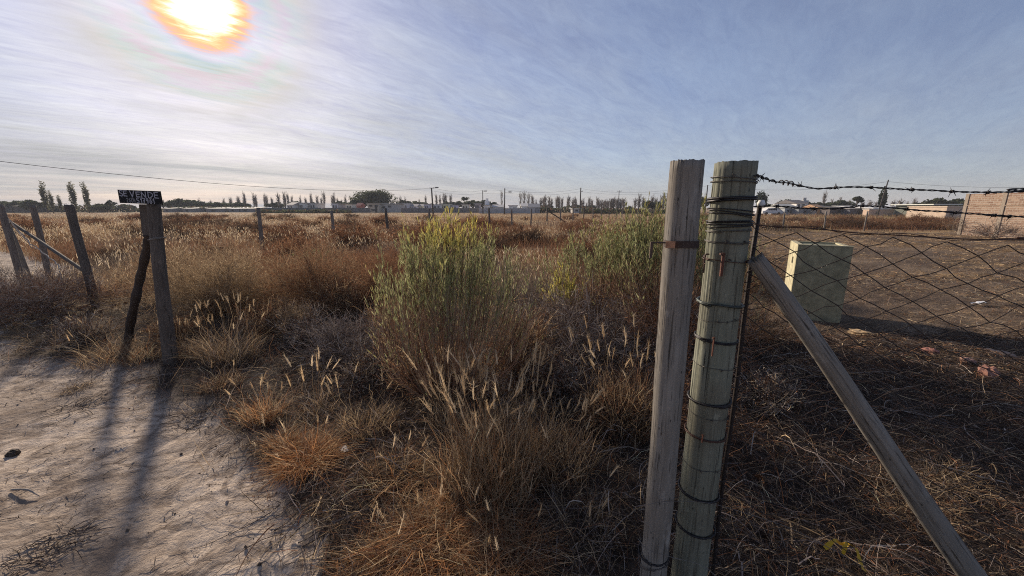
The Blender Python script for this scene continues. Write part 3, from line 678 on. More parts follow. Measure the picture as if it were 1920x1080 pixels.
mb = MB(); zi = CAM_H + 0.012; tube(mb, [[0.826, 1.305, zi - 0.012], [0.826, 1.305, zi], [0.826, 1.305, zi + 0.012]], [0.009, 0.013, 0.008], 10, (0.75, 0.74, 0.72)); mb.build('white_insulator', M_PLASTIC, rb, parent=rod, smooth=True)
mb = MB(); lw = catmull([pd(x, y, Y) for x, y, Y in ((1208, 948, 1.17), (1240, 941, 1.17), (1290, 940, 1.20), (1340, 946, 1.20), (1400, 963, 1.18), (1480, 990, 1.15), (1560, 1030, 1.12), (1640, 1075, 1.08))], 8); tube(mb, lw, 0.0011, 5, (0.16, 0.14, 0.13)); mb.build('loose_wire', M_WIRE, lw[0], smooth=True, label='thin loose wire looping low across both gate posts', cat='wire')
mb = MB(); lw = catmull([pd(x, y, Y) for x, y, Y in ((1196, 1010, 1.15), (1215, 1030, 1.14), (1260, 1045, 1.16), (1310, 1058, 1.16), (1340, 1078, 1.15), (1370, 1110, 1.12))], 8); tube(mb, lw, 0.0012, 5, (0.20, 0.18, 0.165)); mb.build('loose_wire', M_WIRE, lw[0], smooth=True, label='lowest thin wire curling past the gate stick foot', cat='wire')
# fence plane running off to the side of the corner post
FS = -0.20
def fp(px, py):
    d = ray(px, py); t = (GY - FS * GX) / (d[1] - FS * d[0])
    return np.array([d[0] * t, d[1] * t, CAM_H + d[2] * t])
def fY(x): return GY + FS * (x - GX)

# diagonal brace
bt = fp(1406, 484) + [-0.018, -0.04, 0]
bb_dir = fp(1800, 1030) + [0, -0.03, 0] - bt
tt_ = (bt[2] - 0.0) / -bb_dir[2]
bbase = bt + bb_dir * tt_; bbase = onG(bbase, -0.03)
post_obj('brace_pole', bbase, bt, 0.043, 0.025, M_GREY, 35, cracks=5, depth=0.06, rough_top=0.006, rings=70, bend=0.009, label='slanting grey pole propping the wire-bound corner post', cat='brace pole', sides=80)

# barbed wires
def barbed(path, name, label, wr=0.0015, seed=0, barb_step=0.105, knot=None, amp=0.0017, twist=0.055):
    r = np.random.default_rng(seed)
    p = catmull(path, 24); s = np.concatenate([[0], np.cumsum(np.linalg.norm(np.diff(p, axis=0), axis=1))])
    n = int(s[-1] / 0.006); ss = np.linspace(0, s[-1], n); P = np.stack([np.interp(ss, s, p[:, k]) for k in range(3)], -1)
    P[:, 2] += np.interp(ss, np.linspace(0, s[-1], 40), r.normal(size=40)) * 0.0022
    mb = MB(); ph = ss / twist * 2 * math.pi
    off = np.stack([0 * ph, np.cos(ph), np.sin(ph)], -1) * amp
    tube(mb, P + off, wr, 5, DARK); tube(mb, P - off, wr, 5, DARK)
    x = barb_step * 0.6
    while x < s[-1] - 0.01:
        c = np.array([np.interp(x, ss, P[:, k]) for k in range(3)])
        d = norm(P[min(n - 1, np.searchsorted(ss, x) + 1)] - P[max(0, np.searchsorted(ss, x) - 1)])
        u = perp(d[None], r)[0]; w_ = np.cross(d, u)
        a = np.linspace(0, 4 * math.pi, 14); tube(mb, c + d * np.linspace(-0.004, 0.004, 14)[:, None] + 0.0042 * (np.cos(a)[:, None] * u + np.sin(a)[:, None] * w_), 0.0014, 5, DARK)
        for e in range(4):
            b0 = c + d * r.uniform(-0.005, 0.005); dv = norm(r.normal(size=3) + np.array([0, 0, (-1) ** e * 1.0])); tube(mb, [b0, b0 + dv * r.uniform(0.012, 0.017)], [0.0014, 0.0006], 4, DARK)
        x += barb_step * r.uniform(0.85, 1.15)
    if knot:
        for (x0, x1, rad, tn) in knot:
            sel = (ss >= x0) & (ss <= x1); q = P[sel]; m = len(q)
            if m < 4: continue
            q2 = np.stack([np.interp(np.linspace(0, m - 1, m * 6), np.arange(m), q[:, k]) for k in range(3)], -1); a = np.linspace(0, tn * 2 * math.pi, len(q2))
            tube(mb, q2 + np.stack([0 * a, np.cos(a), np.sin(a)], -1) * rad, 0.0016, 5, DARK)
    return mb.build(name, M_WIRE, P[0], smooth=True, label=label, cat='barbed wire')
barbed([np.array([GX + 0.035, GY - 0.060, CAM_H + 0.098]), np.array([GX + 0.066, GY - 0.022, CAM_H + 0.096])] + [fp(x, y) for x, y in ((1450, 341), (1480, 344), (1500, 348), (1530, 352), (1570, 352), (1630, 352), (1705, 355), (1790, 360), (1860, 361), (1925, 359), (2050, 352))] + [np.array([3.6, fY(3.6), 1.62])],
       'barbed_wire', 'topmost barbed wire strand against the sky, knotted by the corner post', seed=1, knot=[(0.03, 0.12, 0.0048, 4), (0.115, 0.165, 0.007, 3)])
barbed([fp(x, y) for x, y in ((1412, 388), (1440, 386), (1475, 387), (1510, 390), (1545, 389), (1600, 388), (1655, 390), (1720, 394), (1800, 400), (1895, 405), (1990, 408))] + [np.array([3.6, fY(3.6), 1.46])],
       'barbed_wire', 'second barbed wire strand, running just below the topmost one', seed=2, barb_step=0.12)
mb = MB(); wpts = [fp(x, y) for x, y in ((1414, 420), (1440, 424), (1520, 428), (1600, 436), (1700, 442), (1800, 448), (1930, 450), (2060, 452))] + [np.array([3.6, fY(3.6), 1.36])]
tube(mb, catmull(wpts, 10), 0.0018, 5, RUST); tube(mb, catmull([p + [0, 0.004, 0.006 * (-1) ** i] for i, p in enumerate(wpts)], 10), 0.0011, 5, RUST)
mb.build('line_wire', M_METAL, wpts[0], smooth=True, label='rusty line wire along the top edge of the diamond mesh', cat='wire')
# diamond mesh
wx = np.array([p[0] for p in wpts]); wz = np.array([p[2] for p in wpts])
CWm, CHm = 0.068, 0.0385; NI, NJ = 42, 36
mr = np.random.default_rng(77)
ii, jj = np.meshgrid(np.arange(NI + 1), np.arange(NJ + 1), indexing='ij')
gx = 0.80 + ii * CWm + 0.0012 * jj + mr.normal(size=ii.shape) * 0.005
slack = 0.02 * np.sin(ii * 0.31) * np.clip(jj / 8, 0, 1)
gzv = np.interp(gx, wx, wz) - 0.004 - jj * CHm - ii * 0.0012 + mr.normal(size=ii.shape) * 0.0045 - slack * 0.3
gyv = GY + FS * (gx - GX) + 0.012 + 0.012 * np.sin(ii * 0.4 + jj * 0.2) + np.where((ii + jj) % 4 == 0, 0.0012, -0.0012)
node = np.stack([gx, gyv, gzv], -1); mb = MB()
for i in range(NI):
    for j in range(NJ + 1):
        if (i + j) % 2: continue
        for dj in (-1, 1):
            if 0 <= j + dj <= NJ:
                a, b = node[i, j], node[i + 1, j + dj]; m_ = (a + b) / 2 + mr.normal(size=3) * 0.0032
                tube(mb, [a, m_, b], 0.0015, 4, (0.055, 0.042, 0.036), cap=False)
mb.build('wire_mesh', M_METAL, (0.80, fY(0.80), 0), smooth=True, label='rusty diamond wire mesh stretched from the corner post across the mown plot', cat='wire mesh')
# far end post of this fence, out of frame
eb = onG((3.62, fY(3.62), 0)); post_obj('fence_post', eb + [0, 0, -0.05], eb + [0, 0, 1.72], 0.06, 0.055, M_GREY, 55, label='grey end post of the diamond mesh fence', cat='fence post')

# ------------------------------------------------------------------ masonry block in the plot
cr, sr = math.cos(R(-29)), math.sin(R(-29)); bf = np.array([cr, sr, 0]); bd = np.array([-sr, cr, 0])
o0 = np.array([4.03, 5.42, 0]); o0 = onG(o0)
blk = empty('meter_pillar', o0, 'pale green hollow masonry block standing behind the diamond mesh', 'masonry block')
def blkpt(u, v, z): return o0 + bf * u + bd * v + [0, 0, z]
Mb = np.stack([bf, bd, [0, 0, 1]], 1)
BW, BD, BH, TH = 0.60, 0.80, 1.05, 0.055
PALE_LIT = (0.50, 0.455, 0.30); PGR = (0.35, 0.315, 0.20)  # same paint throughout; sunlit side and rim coloured lighter than the shaded front
mb = MB()
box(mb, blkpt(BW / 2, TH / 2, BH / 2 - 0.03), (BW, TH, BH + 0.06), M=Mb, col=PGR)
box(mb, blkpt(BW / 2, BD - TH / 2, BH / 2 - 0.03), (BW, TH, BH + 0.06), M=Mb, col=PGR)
box(mb, blkpt(TH / 2, BD / 2, BH / 2 - 0.033), (TH, BD - 2 * TH - 0.004, BH + 0.06), M=Mb, col=PALE_LIT)
box(mb, blkpt(BW - TH / 2, BD / 2, BH / 2 - 0.033), (TH, BD - 2 * TH - 0.004, BH + 0.06), M=Mb, col=PALE_LIT)
box(mb, blkpt(BW / 2, TH / 2, BH + 0.004), (BW + 0.01, TH + 0.01, 0.012), M=Mb, col=PALE_LIT); box(mb, blkpt(TH / 2, BD / 2, BH + 0.004), (TH + 0.01, BD - TH * 2, 0.012), M=Mb, col=PALE_LIT)
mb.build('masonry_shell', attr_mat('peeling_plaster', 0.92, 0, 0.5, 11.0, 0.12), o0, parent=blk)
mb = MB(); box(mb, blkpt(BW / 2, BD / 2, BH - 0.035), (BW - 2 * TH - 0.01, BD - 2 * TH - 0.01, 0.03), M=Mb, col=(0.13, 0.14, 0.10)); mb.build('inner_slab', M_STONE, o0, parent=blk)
mb = MB(); box(mb, blkpt(-0.008, 0.30, BH - 0.24), (0.018, 0.05, 0.09), M=Mb, col=(0.55, 0.5, 0.36)); mb.build('hinge', M_STONE, o0, parent=blk)

# ------------------------------------------------------------------ sign
sgb = onG(gp(320, 682)); dS = sgb[1]
sgt = pd(276, 381, dS - 0.06); 
sign = empty('sale_sign', sgb, 'black hand-lettered sale board nailed to a stout dark post', 'sign')
post_obj('sign_post', sgb + [0, 0, -0.05], np.array([sgt[0], dS, sgt[2]]), 0.060, 0.049, M_DARKWOOD, 41, parent=sign, cracks=6, depth=0.06, rough_top=0.006)
bTL, bTR, bBR, bBL = [pd(x, y, dS - 0.075) for x, y in ((220, 355.5), (299, 358.5), (303.5, 383.5), (224.5, 380.5))]
off = np.array([0, 0.014, 0]); mb = MB()
vv = np.array([bTL, bTR, bBR, bBL, bTL + off, bTR + off, bBR + off, bBL + off])
mb.add(vv, [[0, 3, 2, 1], [4, 5, 6, 7], [0, 1, 5, 4], [1, 2, 6, 5], [2, 3, 7, 6], [3, 0, 4, 7]], None, (0.012, 0.012, 0.014))
board = mb.build('sign_board', M_PAINT, sgb, parent=sign)
def bpt(u, v):     # u 0..1 across, v 0..1 down
    return ((bTL * (1 - u) + bTR * u) * (1 - v) + (bBL * (1 - u) + bBR * u) * v)
GLY = {'S': [[(.9, .1), (.5, 0), (.1, .15), (.15, .4), (.8, .6), (.9, .85), (.5, 1), (.05, .9)]], 'E': [[(.95, .05), (.1, .08), (.1, .95), (.95, .97)], [(.1, .5), (.8, .48)]],
       'V': [[(0, 0), (.5, 1), (1, 0)]], 'N': [[(.05, 1), (.1, 0), (.85, 1), (.9, 0)]], 'D': [[(.1, 0), (.12, 1), (.5, .95), (.95, .6), (.8, .2), (.05, .02)]],
       '2': [[(.1, .2), (.5, 0), (.85, .2), (.7, .5), (.1, 1), (.95, .97)]], '6': [[(.8, 0), (.3, .3), (.1, .7), (.4, 1), (.85, .8), (.7, .5), (.2, .6)]],
       '0': [[(.5, 0), (.1, .3), (.15, .8), (.5, 1), (.9, .7), (.85, .25), (.5, 0)]], '4': [[(.5, 0), (.05, .6), (.95, .62)], [(.75, .3), (.75, 1)]],
       '5': [[(.9, 0), (.2, .03), (.15, .4), (.7, .45), (.9, .75), (.5, 1), (.05, .92)]], '1': [[(.2, .3), (.6, 0), (.6, 1)]], '7': [[(.1, .03), (.9, .02), (.45, 1)], [(.3, .5), (.8, .5)]],
       '9': [[(.85, .3), (.5, .5), (.15, .3), (.4, 0), (.8, .1), (.85, .4), (.7, 1)]]}
mb = MB()
def letter(ch, u0, v0, uw, vh, sw, colr):
    for st in GLY[ch]:
        p = np.array([bpt(u0 + uw * a, v0 + vh * b) + [0, -0.0035, 0] for a, b in st]); p = catmull(p, 3) if ch in 'SD2650 9' else p
        for i in range(len(p) - 1):
            a, b = p[i], p[i + 1]; dd = norm(b - a); s = np.cross(dd, [0, 1, 0]) * sw / 2; a2 = a - dd * sw * 0.35; b2 = b + dd * sw * 0.35; dy = np.array([0, -0.0002 * (i % 3), 0])
            mb.add([a2 - s + dy, a2 + s + dy, b2 + s + dy, b2 - s + dy], [[0, 1, 2, 3]], None, colr)
WH = (0.36, 0.36, 0.40)
for ch, u, v, w, h_ in (('S', .045, .05, .075, .42), ('E', .135, .05, .085, .42), ('V', .29, .05, .10, .46), ('E', .43, .10, .10, .40), ('N', .555, .10, .12, .43), ('D', .71, .08, .12, .44), ('E', .86, .08, .10, .46)):
    letter(ch, u, v, w, h_, 0.0085, WH)
for k, (ch, u) in enumerate((('2', .185), ('6', .245), ('0', .30), ('4', .345), ('5', .425), ('1', .505), ('7', .565), ('9', .645), ('6', .73), ('1', .80))):
    letter(ch, u, .58 if k > 3 else .60, .058 if k > 3 else .045, .37 if k > 3 else .32, 0.0075 if k > 3 else 0.006, WH if k > 3 else (0.20, 0.20, 0.215))
mb.build('lettering', M_PAINT, sgb, parent=board)
mb = MB(); pA, pB, pC, pD = [pd(x, y, dS + 0.03) for x, y in ((260, 383), (274, 383), (279, 441), (267, 441))]
dp = np.array([0, 0.03, 0]); mb.add([pA, pB, pC, pD, pA + dp, pB + dp, pC + dp, pD + dp], [[0, 3, 2, 1], [4, 5, 6, 7], [0, 1, 5, 4], [1, 2, 6, 5], [2, 3, 7, 6], [3, 0, 4, 7]], None, (.02, .018, .016)); mb.build('back_plank', M_DARKWOOD, sgb, parent=sign)
mb = MB(); zz_ = pd(960, 450, dS - 0.06)[2]; ring(mb, sgt[0] * 0.79 + sgb[0] * 0.21, dS, zz_, 0.058, 0.003, (0.30, 0.27, 0.24), 0.01, 0, 2.4, 0.006, 0.004, 0, 3); mb.build('wire_tie', M_METAL, sgb, parent=sign, smooth=True)
# leaning branch prop
brb = onG(gp(240, 640)); mb = MB()
bp_ = [brb + [0, 0, -0.03], pd(244, 610, brb[1] - 0.1), pd(254, 562, brb[1] - 0.3), pd(262, 525, dS + 0.35), pd(270, 490, dS + 0.22), pd(277, 455, dS + 0.13), pd(277, 440, dS + 0.11)]
cpz = catmull(bp_, 5); tube(mb, cpz, np.linspace(0.042, 0.034, len(cpz)) * (1 + 0.1 * np.sin(np.arange(len(cpz)) * 1.3)), 12, (0.055, 0.042, 0.036))
mb.build('leaning_branch', M_BARK, brb, smooth=True, label='crooked dark branch leaning against the back of the sign post', cat='branch')

# ------------------------------------------------------------------ roadside fence on the far side of the gap
def vpost(name, px, ytop, base, r0, r1, mat, seed, label, group=None, **kw):
    b = onG(base); z = pd(px, ytop, b[1])[2]; x = pd(px, ytop, b[1])[0]
    return post_obj(name, b + [0, 0, -0.05], np.array([x, b[1], z]), r0, r1, mat, seed, label=label, cat='fence post', group=group, **kw)
vpost('fence_post', 131, 384, gp(179, 573), 0.058, 0.055, M_DARKWOOD, 61, 'thickest dark post of the roadside fence, standing in grey brush near the sign', cracks=8, depth=0.1)
vpost('fence_post', 60, 385, gp(98, 536), 0.050, 0.047, M_MIDWOOD, 62, 'brown-grey middle post of the roadside fence with pale cord crossing it')
vpost('fence_post', 0, 384, gp(46, 545), 0.052, 0.048, M_MIDWOOD, 63, 'dark fence post with a pale brace leaning on its foot')
b_ = onG(gp(62, 538)); post_obj('brace_pole', b_ + [0, 0, -0.03], pd(10, 415, b_[1] - 0.05), 0.05, 0.045, M_GREY, 64, label='pale grey short brace leaning on the roadside fence post', cat='brace pole')
a_ = pd(8, 408, 7.75); c_ = pd(150, 503, 6.15); c_ = a_ + (c_ - a_) * 1.05
post_obj('fence_rail', c_, a_, 0.028, 0.024, M_DARKWOOD, 65, label='thin slanting rail behind the middle post of the roadside fence', cat='rail')
mb = MB(); cp = catmull([pd(-4, 393, 7.3), pd(12, 408, 7.3), pd(28, 424, 7.3), pd(50, 448, 7.2), pd(78, 472, 7.2), pd(106, 494, 7.1), pd(116, 520, 6.95), onG(gp(124, 548), 0.01)], 8)
cp = cp + rng.normal(size=cp.shape) * 0.008; tube(mb, cp, 0.009, 6, (0.50, 0.44, 0.38)); cp2 = cp.copy(); cp2[:, 2] -= 0.05 * np.sin(np.linspace(0, math.pi, len(cp))); tube(mb, cp2[:30], 0.006, 5, (0.42, 0.36, 0.31))
mb.build('cord', M_BARK, cp[0], smooth=True, label='frayed pale cord hanging slack across the roadside fence posts', cat='cord')

# ------------------------------------------------------------------ fence line across the field
for k in range(0, 27):
    den = 1 + 0.2165 * k; Y0 = 11.8
    x = (-0.922 + 0.1317 * k) * Y0; y = den * Y0
    b = onG((x, y, 0)); h = 1.45 + 0.08 * math.sin(k * 2.3)
    if k in (5,): continue
    named = {0: 'grey field post seen close behind the sale sign', 1: 'upright field post between the sale sign and the small green plant', 2: 'field post standing in dark brush below the long grey wall', 3: 'field post in pale grass below the beige two-storey house',
             4: 'field post just beside the yellow top of the big bush', 6: 'first field post clear of the big bush'}
    lab = named.get(k, 'thin grey post of the field fence dwindling away toward the bare poplars')
    lx = 0.05 * math.sin(k * 1.7)
    post_obj('field_post', b + [0, 0, -0.05], b + [lx, 0.02 * math.cos(k), h], 0.07 if k < 4 else 0.062, 0.06, M_MIDWOOD if k % 3 else M_DARKWOOD, 100 + k, label=lab, cat='fence post', group=None if k in named else 'field fence posts dwindling away', sides=14, rings=8, cracks=0)
def line_pt(k): den = 1 + 0.2165 * k; return np.array([(-0.922 + 0.1317 * k) * 11.8, den * 11.8, 0])
for (zw, lab) in ((1.3, 'upper thin wire of the field fence'), (0.85, 'lower thin wire of the field fence')):
    mb = MB(); tube(mb, catmull([line_pt(k) + [0, -0.07, zw - 0.03 * (k % 2)] for k in range(0, 20)], 3), 0.0022, 4, (0.12, 0.10, 0.09)); mb.build('fence_wire', M_WIRE, line_pt(0), label=lab + ' strung along its posts', cat='wire')
p10 = line_pt(9); b_ = onG(p10 + [2.2, 0.4, 0]); post_obj('brace_pole', b_, p10 + [0.05, 0, 1.25], 0.055, 0.05, M_DARKWOOD, 140, label='short dark brace propping a distant field fence post', cat='brace pole', sides=12, rings=6, cracks=0)
# fence beyond the mown plot
for k, (px, yt, yb) in enumerate(((1467, 398, 431), (1544, 396, 432), (1620, 396, 433), (1804, 397, 436), (1842, 394, 441), (1870, 397, 437))):
    b = onG(gp(px, yb)); z = pd(px, yt, b[1])[2]
    labs = ['slim pale post beyond the plot, nearest the white walled yard', 'slim pale post beyond the plot, below the small orange brick house', 'slim pale post beyond the plot, left of the leaning utility pole', 'dark double-topped post at the far corner of the brick wall', 'stout dark post in front of the brick wall', 'short dark post before the brick wall, beside a bare bush']
    post_obj('fence_post', b + [0, 0, -0.05], np.array([b[0], b[1], z]), 0.07 if k > 2 else 0.05, 0.065 if k > 2 else 0.045, M_DARKWOOD if k > 2 else M_GREY, 160 + k, label=labs[k], cat='fence post', sides=14, rings=8, cracks=0)

# ------------------------------------------------------------------ the brick wall beside the plot
def brick_mat():
    m, t, o = mat_base('hollow_brick')
    tcn = t.nodes.new('ShaderNodeTexCoord'); mp = N(t, 'ShaderNodeMapping'); mp.inputs['Rotation'].default_value = (0, 0, 0)
    sx = t.nodes.new('ShaderNodeSeparateXYZ'); t.links.new(tcn.outputs['Object'], sx.inputs[0]); cb = t.nodes.new('ShaderNodeCombineXYZ')
    t.links.new(sx.outputs[1], cb.inputs[0]); t.links.new(sx.outputs[2], cb.inputs[1])
    b = N(t, 'ShaderNodeTexBrick', ins={'Scale': 1.0, 'Mortar Size': 0.014, 'Brick Width': 0.30, 'Row Height': 0.11, 'Mortar Smooth': 0.3, 'Bias': 0.0})
    b.inputs['Color1'].default_value = (0.22, 0.125, 0.085, 1); b.inputs['Color2'].default_value = (0.38, 0.26, 0.185, 1); b.inputs['Mortar'].default_value = (0.40, 0.335, 0.27, 1)
    t.links.new(cb.outputs[0], b.inputs['Vector'])
    n = N(t, 'ShaderNodeTexNoise', ins={'Scale': 14.0, 'Detail': 6.0, 'Roughness': 0.7}); t.links.new(tcn.outputs['Object'], n.inputs['Vector'])
    c = mix_n(t, ramp_n(t, n.outputs[0], [(0.50, 0.0), (0.62, 0.55)]), b.outputs[0], (0.43, 0.345, 0.275))
    c = mix_n(t, ramp_n(t, n.outputs[0], [(0.34, 0.8), (0.45, 0.0)]), c, (0.17, 0.10, 0.07))
    p = N(t, 'ShaderNodeBsdfPrincipled', ins={'Roughness': 0.95}); t.links.new(c, p.inputs['Base Color']); bu = N(t, 'ShaderNodeBump', ins={'Strength': 0.6, 'Distance': 0.02}); t.links.new(n.outputs[0], bu.inputs['Height']); t.links.new(bu.outputs[0], p.inputs['Normal'])
    t.links.new(p.outputs[0], o.inputs[0]); return m
wb = onG((26.1, 22.7, 0)); bw = empty('brick_building', wb, 'unplastered pinkish brick building wall closing off the mown plot', 'building')
mb = MB(); y0, y1 = 4.0, 22.7
box(mb, (26.1 + 3.5, (y0 + y1) / 2, 0.85), (7.0, y1 - y0, 2.9), 0, (0.4, 0.3, 0.2)); mb.build('brick_wall', brick_mat(), wb, parent=bw)
for yy in (22.62, 20.9, 18.6, 16.2, 13.4, 10.5, 7.5):
    mb = MB(); box(mb, (26.085, yy, 0.86), (0.03, 0.17, 2.93), 0, (0.35, 0.285, 0.225)); mb.build('concrete_column', M_STONE, wb, parent=bw)
mb = MB(); box(mb, (26.084, 13.3, 1.66), (0.024, 18.6, 0.035), 0, (0.36, 0.27, 0.20)); mb.build('tie_course', M_STONE, wb, parent=bw)

# ------------------------------------------------------------------ litter and rubble
def rubble(name, c, s, colr, label, seed, cat='rubble'):
    r = np.random.default_rng(seed); c = onG(c); n, m = 9, 14; ph = np.linspace(0, math.pi, n); th = np.arange(m) * 2 * math.pi / m
    d = np.stack([np.sin(ph)[:, None] * np.cos(th), np.sin(ph)[:, None] * np.sin(th), np.cos(ph)[:, None] * np.ones(m)], -1)
    rad = 1.0 / np.max(np.abs(d) ** 3.0, axis=-1, keepdims=True) ** (1 / 3.0); rad = np.minimum(rad, 1.25) * (0.74 + 0.42 * r.uniform(size=(n, m, 1)))
    v = (d * rad * np.array(s) * 0.5).reshape(-1, 3); a = r.uniform(0, 6); M_ = np.array([[math.cos(a), -math.sin(a), 0], [math.sin(a), math.cos(a), 0.15], [0.1, 0, 1]]); v = v @ M_.T + c + [0, 0, s[2] * 0.28]
    i = np.arange(n - 1)[:, None] * m; j = np.arange(m)[None]; q = np.stack([i + j, i + m + j, i + m + (j + 1) % m, i + (j + 1) % m], -1).reshape(-1, 4)
    return MB().add(v, q, None, colr).build(name, M_STONE, c, label=label, cat=cat)
rubble('brick_rubble', gp(1850, 712), (0.20, 0.13, 0.09), (0.27, 0.135, 0.10), 'larger broken piece of reddish brick lying in dry litter of the plot', 1)
rubble('brick_rubble', gp(1742, 668), (0.13, 0.10, 0.07), (0.28, 0.13, 0.105), 'small pinkish brick lump between the block and the bigger brick piece', 2)
rubble('brick_rubble', gp(1812, 690), (0.10, 0.08, 0.06), (0.34, 0.20, 0.16), 'pale pink brick chip touching the bigger brick piece', 3)
rubble('earth_clod', gp(20, 836), (0.055, 0.05, 0.045), (0.06, 0.045, 0.035), 'dark earth clod lying on the sand at the very edge of the view', 4, 'clod')
rubble('stone', gp(1612, 625), (0.26, 0.13, 0.07), (0.36, 0.26, 0.16), 'flat tan stone on the ground in front of the green block', 6, 'stone')
rubble('stone', gp(1878, 668), (0.24, 0.16, 0.05), (0.30, 0.21, 0.16), 'flat brownish slab of stone beyond the brick pieces', 8, 'stone')
def sheet(name, c, L, Wd, colr, label, seed, cat, lift=0.03, mat=None):
    r = np.random.default_rng(seed); c = onG(c); n, m = 9, 6; u, v = np.meshgrid(np.linspace(-.5, .5, n), np.linspace(-.5, .5, m), indexing='ij')
    z = lift * (0.5 + fbm(u * 4 + seed, v * 3, seed, 3)); a = r.uniform(0, 3); x = u * L * (1 + 0.2 * v); y = v * Wd * (1 + 0.3 * np.sin(u * 7))
    P = np.stack([x * math.cos(a) - y * math.sin(a) + c[0], x * math.sin(a) + y * math.cos(a) + c[1], z + c[2]], -1).reshape(-1, 3)
    i = np.arange(n - 1)[:, None] * m; j = np.arange(m - 1)[None]; q = np.stack([i + j, i + m + j, i + m + j + 1, i + j + 1], -1).reshape(-1, 4)
    mb = MB(); mb.add(np.concatenate([P, P - [0, 0, 0.002]]), np.concatenate([q, q[:, ::-1] + n * m]), None, colr); return mb.build(name, mat or M_PLASTIC, c, smooth=True, label=label, cat=cat)
sheet('paper_scrap', gp(1836, 575), 0.24, 0.10, (0.80, 0.79, 0.78), 'crumpled white paper scrap on the mown plot', 3, 'litter', 0.05)
sheet('paper_scrap', gp(646, 846), 0.07, 0.04, (0.75, 0.72, 0.68), 'tiny pale paper scrap beside the orange grass tuft', 5, 'litter', 0.02)
yb = onG(gp(1590, 1015)); mb = MB()
for pts in (((1548, 1020), (1566, 1010), (1580, 1007), (1596, 1012), (1606, 1026), (1616, 1044), (1623, 1060)), ((1592, 1010), (1587, 1018), (1583, 1026))):
    pp = catmull([onG(gp(x, y, 0.09), 0.10 + 0.015 * math.sin(i * 2)) for i, (x, y) in enumerate(pts)], 5); k = len(pp); dd = norm(np.gradient(pp, axis=0)); s = norm(np.cross(dd, np.array([0.2, -0.5, 0.8]))); 
    strips(mb, pp[None], np.full((1, k), 0.016) * (1 + 0.25 * np.sin(np.arange(k) * 1.1)), s[None], (0.50, 0.30, 0.01))
mb.build('plastic_strip', M_PLASTIC, yb, label='torn yellow plastic strip caught on the twigs under the brace', cat='litter')

# ------------------------------------------------------------------ shrubs, big to small
GREENL = [(0.255, 0.275, 0.13), (0.185, 0.21, 0.10), (0.37, 0.37, 0.205), (0.275, 0.28, 0.145)]
YELLOW = [(0.50, 0.43, 0.11), (0.42, 0.39, 0.12), (0.58, 0.47, 0.12), (0.36, 0.36, 0.13)]
leafy_bush('broom_bush', gp(838, 752), 0.66, 1.62, 270, 12, 15, 'big upright green bush with yellow flowering top and bare reddish stems below', GREENL, YELLOW,
           yellow=lambda p: 1.1 * sstep(1.06, 1.34, p[:, 2] - 0.45 * np.abs(p[:, 0] - 0.08)) + 0.35 * sstep(0.38, 0.6, -p[:, 0]) * sstep(0.6, 0.9, p[:, 2]), lo=0.55, tilt=(0.07, 0.0))
leafy_bush('broom_bush', (1.95, 4.75, 0), 1.05, 1.82, 300, 11, 16, 'green bush rising behind the bare grey gate stick', GREENL, YELLOW, yellow=lambda p: 0.35 * sstep(1.2, 1.6, p[:, 2]), lo=0.42, leafL=0.05, leafW=0.0062)
leafy_bush('broom_bush', (1.15, 5.1, 0), 0.8, 1.52, 150, 9, 13, 'lower sprawling green bush between the yellow shrub and the gate stick', GREENL, YELLOW, yellow=lambda p: 0.3 * sstep(0.9, 1.3, p[:, 2]), lo=0.42, leafL=0.05, leafW=0.0062)
leafy_bush('flowering_shrub', (0.60, 4.45, 0), 0.22, 1.03, 46, 9, 13, 'small bright yellow flowering shrub between the two large green bushes', YELLOW, YELLOW, yellow=lambda p: np.ones(len(p)), lo=0.45, leafL=0.032, leafW=0.006)
leafy_bush('young_shrub', (-4.55, 8.7, 0), 0.45, 0.75, 40, 8, 12, 'small light green plant near the field posts', [(0.17, 0.21, 0.09), (0.22, 0.25, 0.11)], None, lo=0.3, leafL=0.05, leafW=0.012)

twig_bush('dry_bush', (-4.35, 5.55, 0), 0.95, 1.00, 60, 16, 8, 0.0042, TAN, 'fluffy golden-tan dry bush right beside the sign post', 9000, TAN + CREAM[:1], 0.016)
twig_bush('dry_bush', (-5.75, 6.9, 0), 1.1, 0.92, 60, 15, 7, 0.005, TAN + RUSSET[:1], 'tan dry bush behind the thickest roadside fence post', 7000, TAN, 0.018)
twig_bush('dry_bush', (-3.15, 6.05, 0), 1.0, 0.88, 60, 16, 8, 0.0044, RUSSET + TAN[:2], 'rounded reddish-brown dry bush between the golden one and the big green bush', 9000, RUSSET + TAN[:2], 0.016)
twig_bush('dry_bush', (-2.15, 6.2, 0), 0.85, 0.80, 55, 15, 8, 0.0044, RUSSET + TAN[3:], 'dark russet dry bush just behind the big green bush', 8000, RUSSET + TAN[1:2], 0.016)
twig_bush('dry_bush', (-4.0, 7.7, 0), 1.2, 0.85, 55, 15, 7, 0.0055, RUSSET + TAN, 'broad dry bush at the back behind the golden-tan one', 7000, TAN + RUSSET, 0.02)
twig_bush('dry_bush', (-2.3, 8.2, 0), 1.2, 0.78, 50, 15, 7, 0.006, RUSSET, 'low russet bush in front of the field post in dark brush', 6000, RUSSET + TAN[:1], 0.02)
twig_bush('dead_shrub', gp(655, 668), 0.62, 0.46, 60, 10, 5, 0.0052, GREYT, 'low grey dead shrub with tangled twigs left of the big green bush', 3500, GREYT + RUSSET[:1], 0.012, mat=M_TWIG)
twig_bush('dead_shrub', (-7.0, 5.65, 0), 0.98, 0.62, 75, 13, 6, 0.0048, GREYT + RUSSET[:2], 'sprawling grey-brown dead shrub at the foot of the roadside fence', 5000, GREYT + TAN[2:], 0.016, mat=M_TWIG)
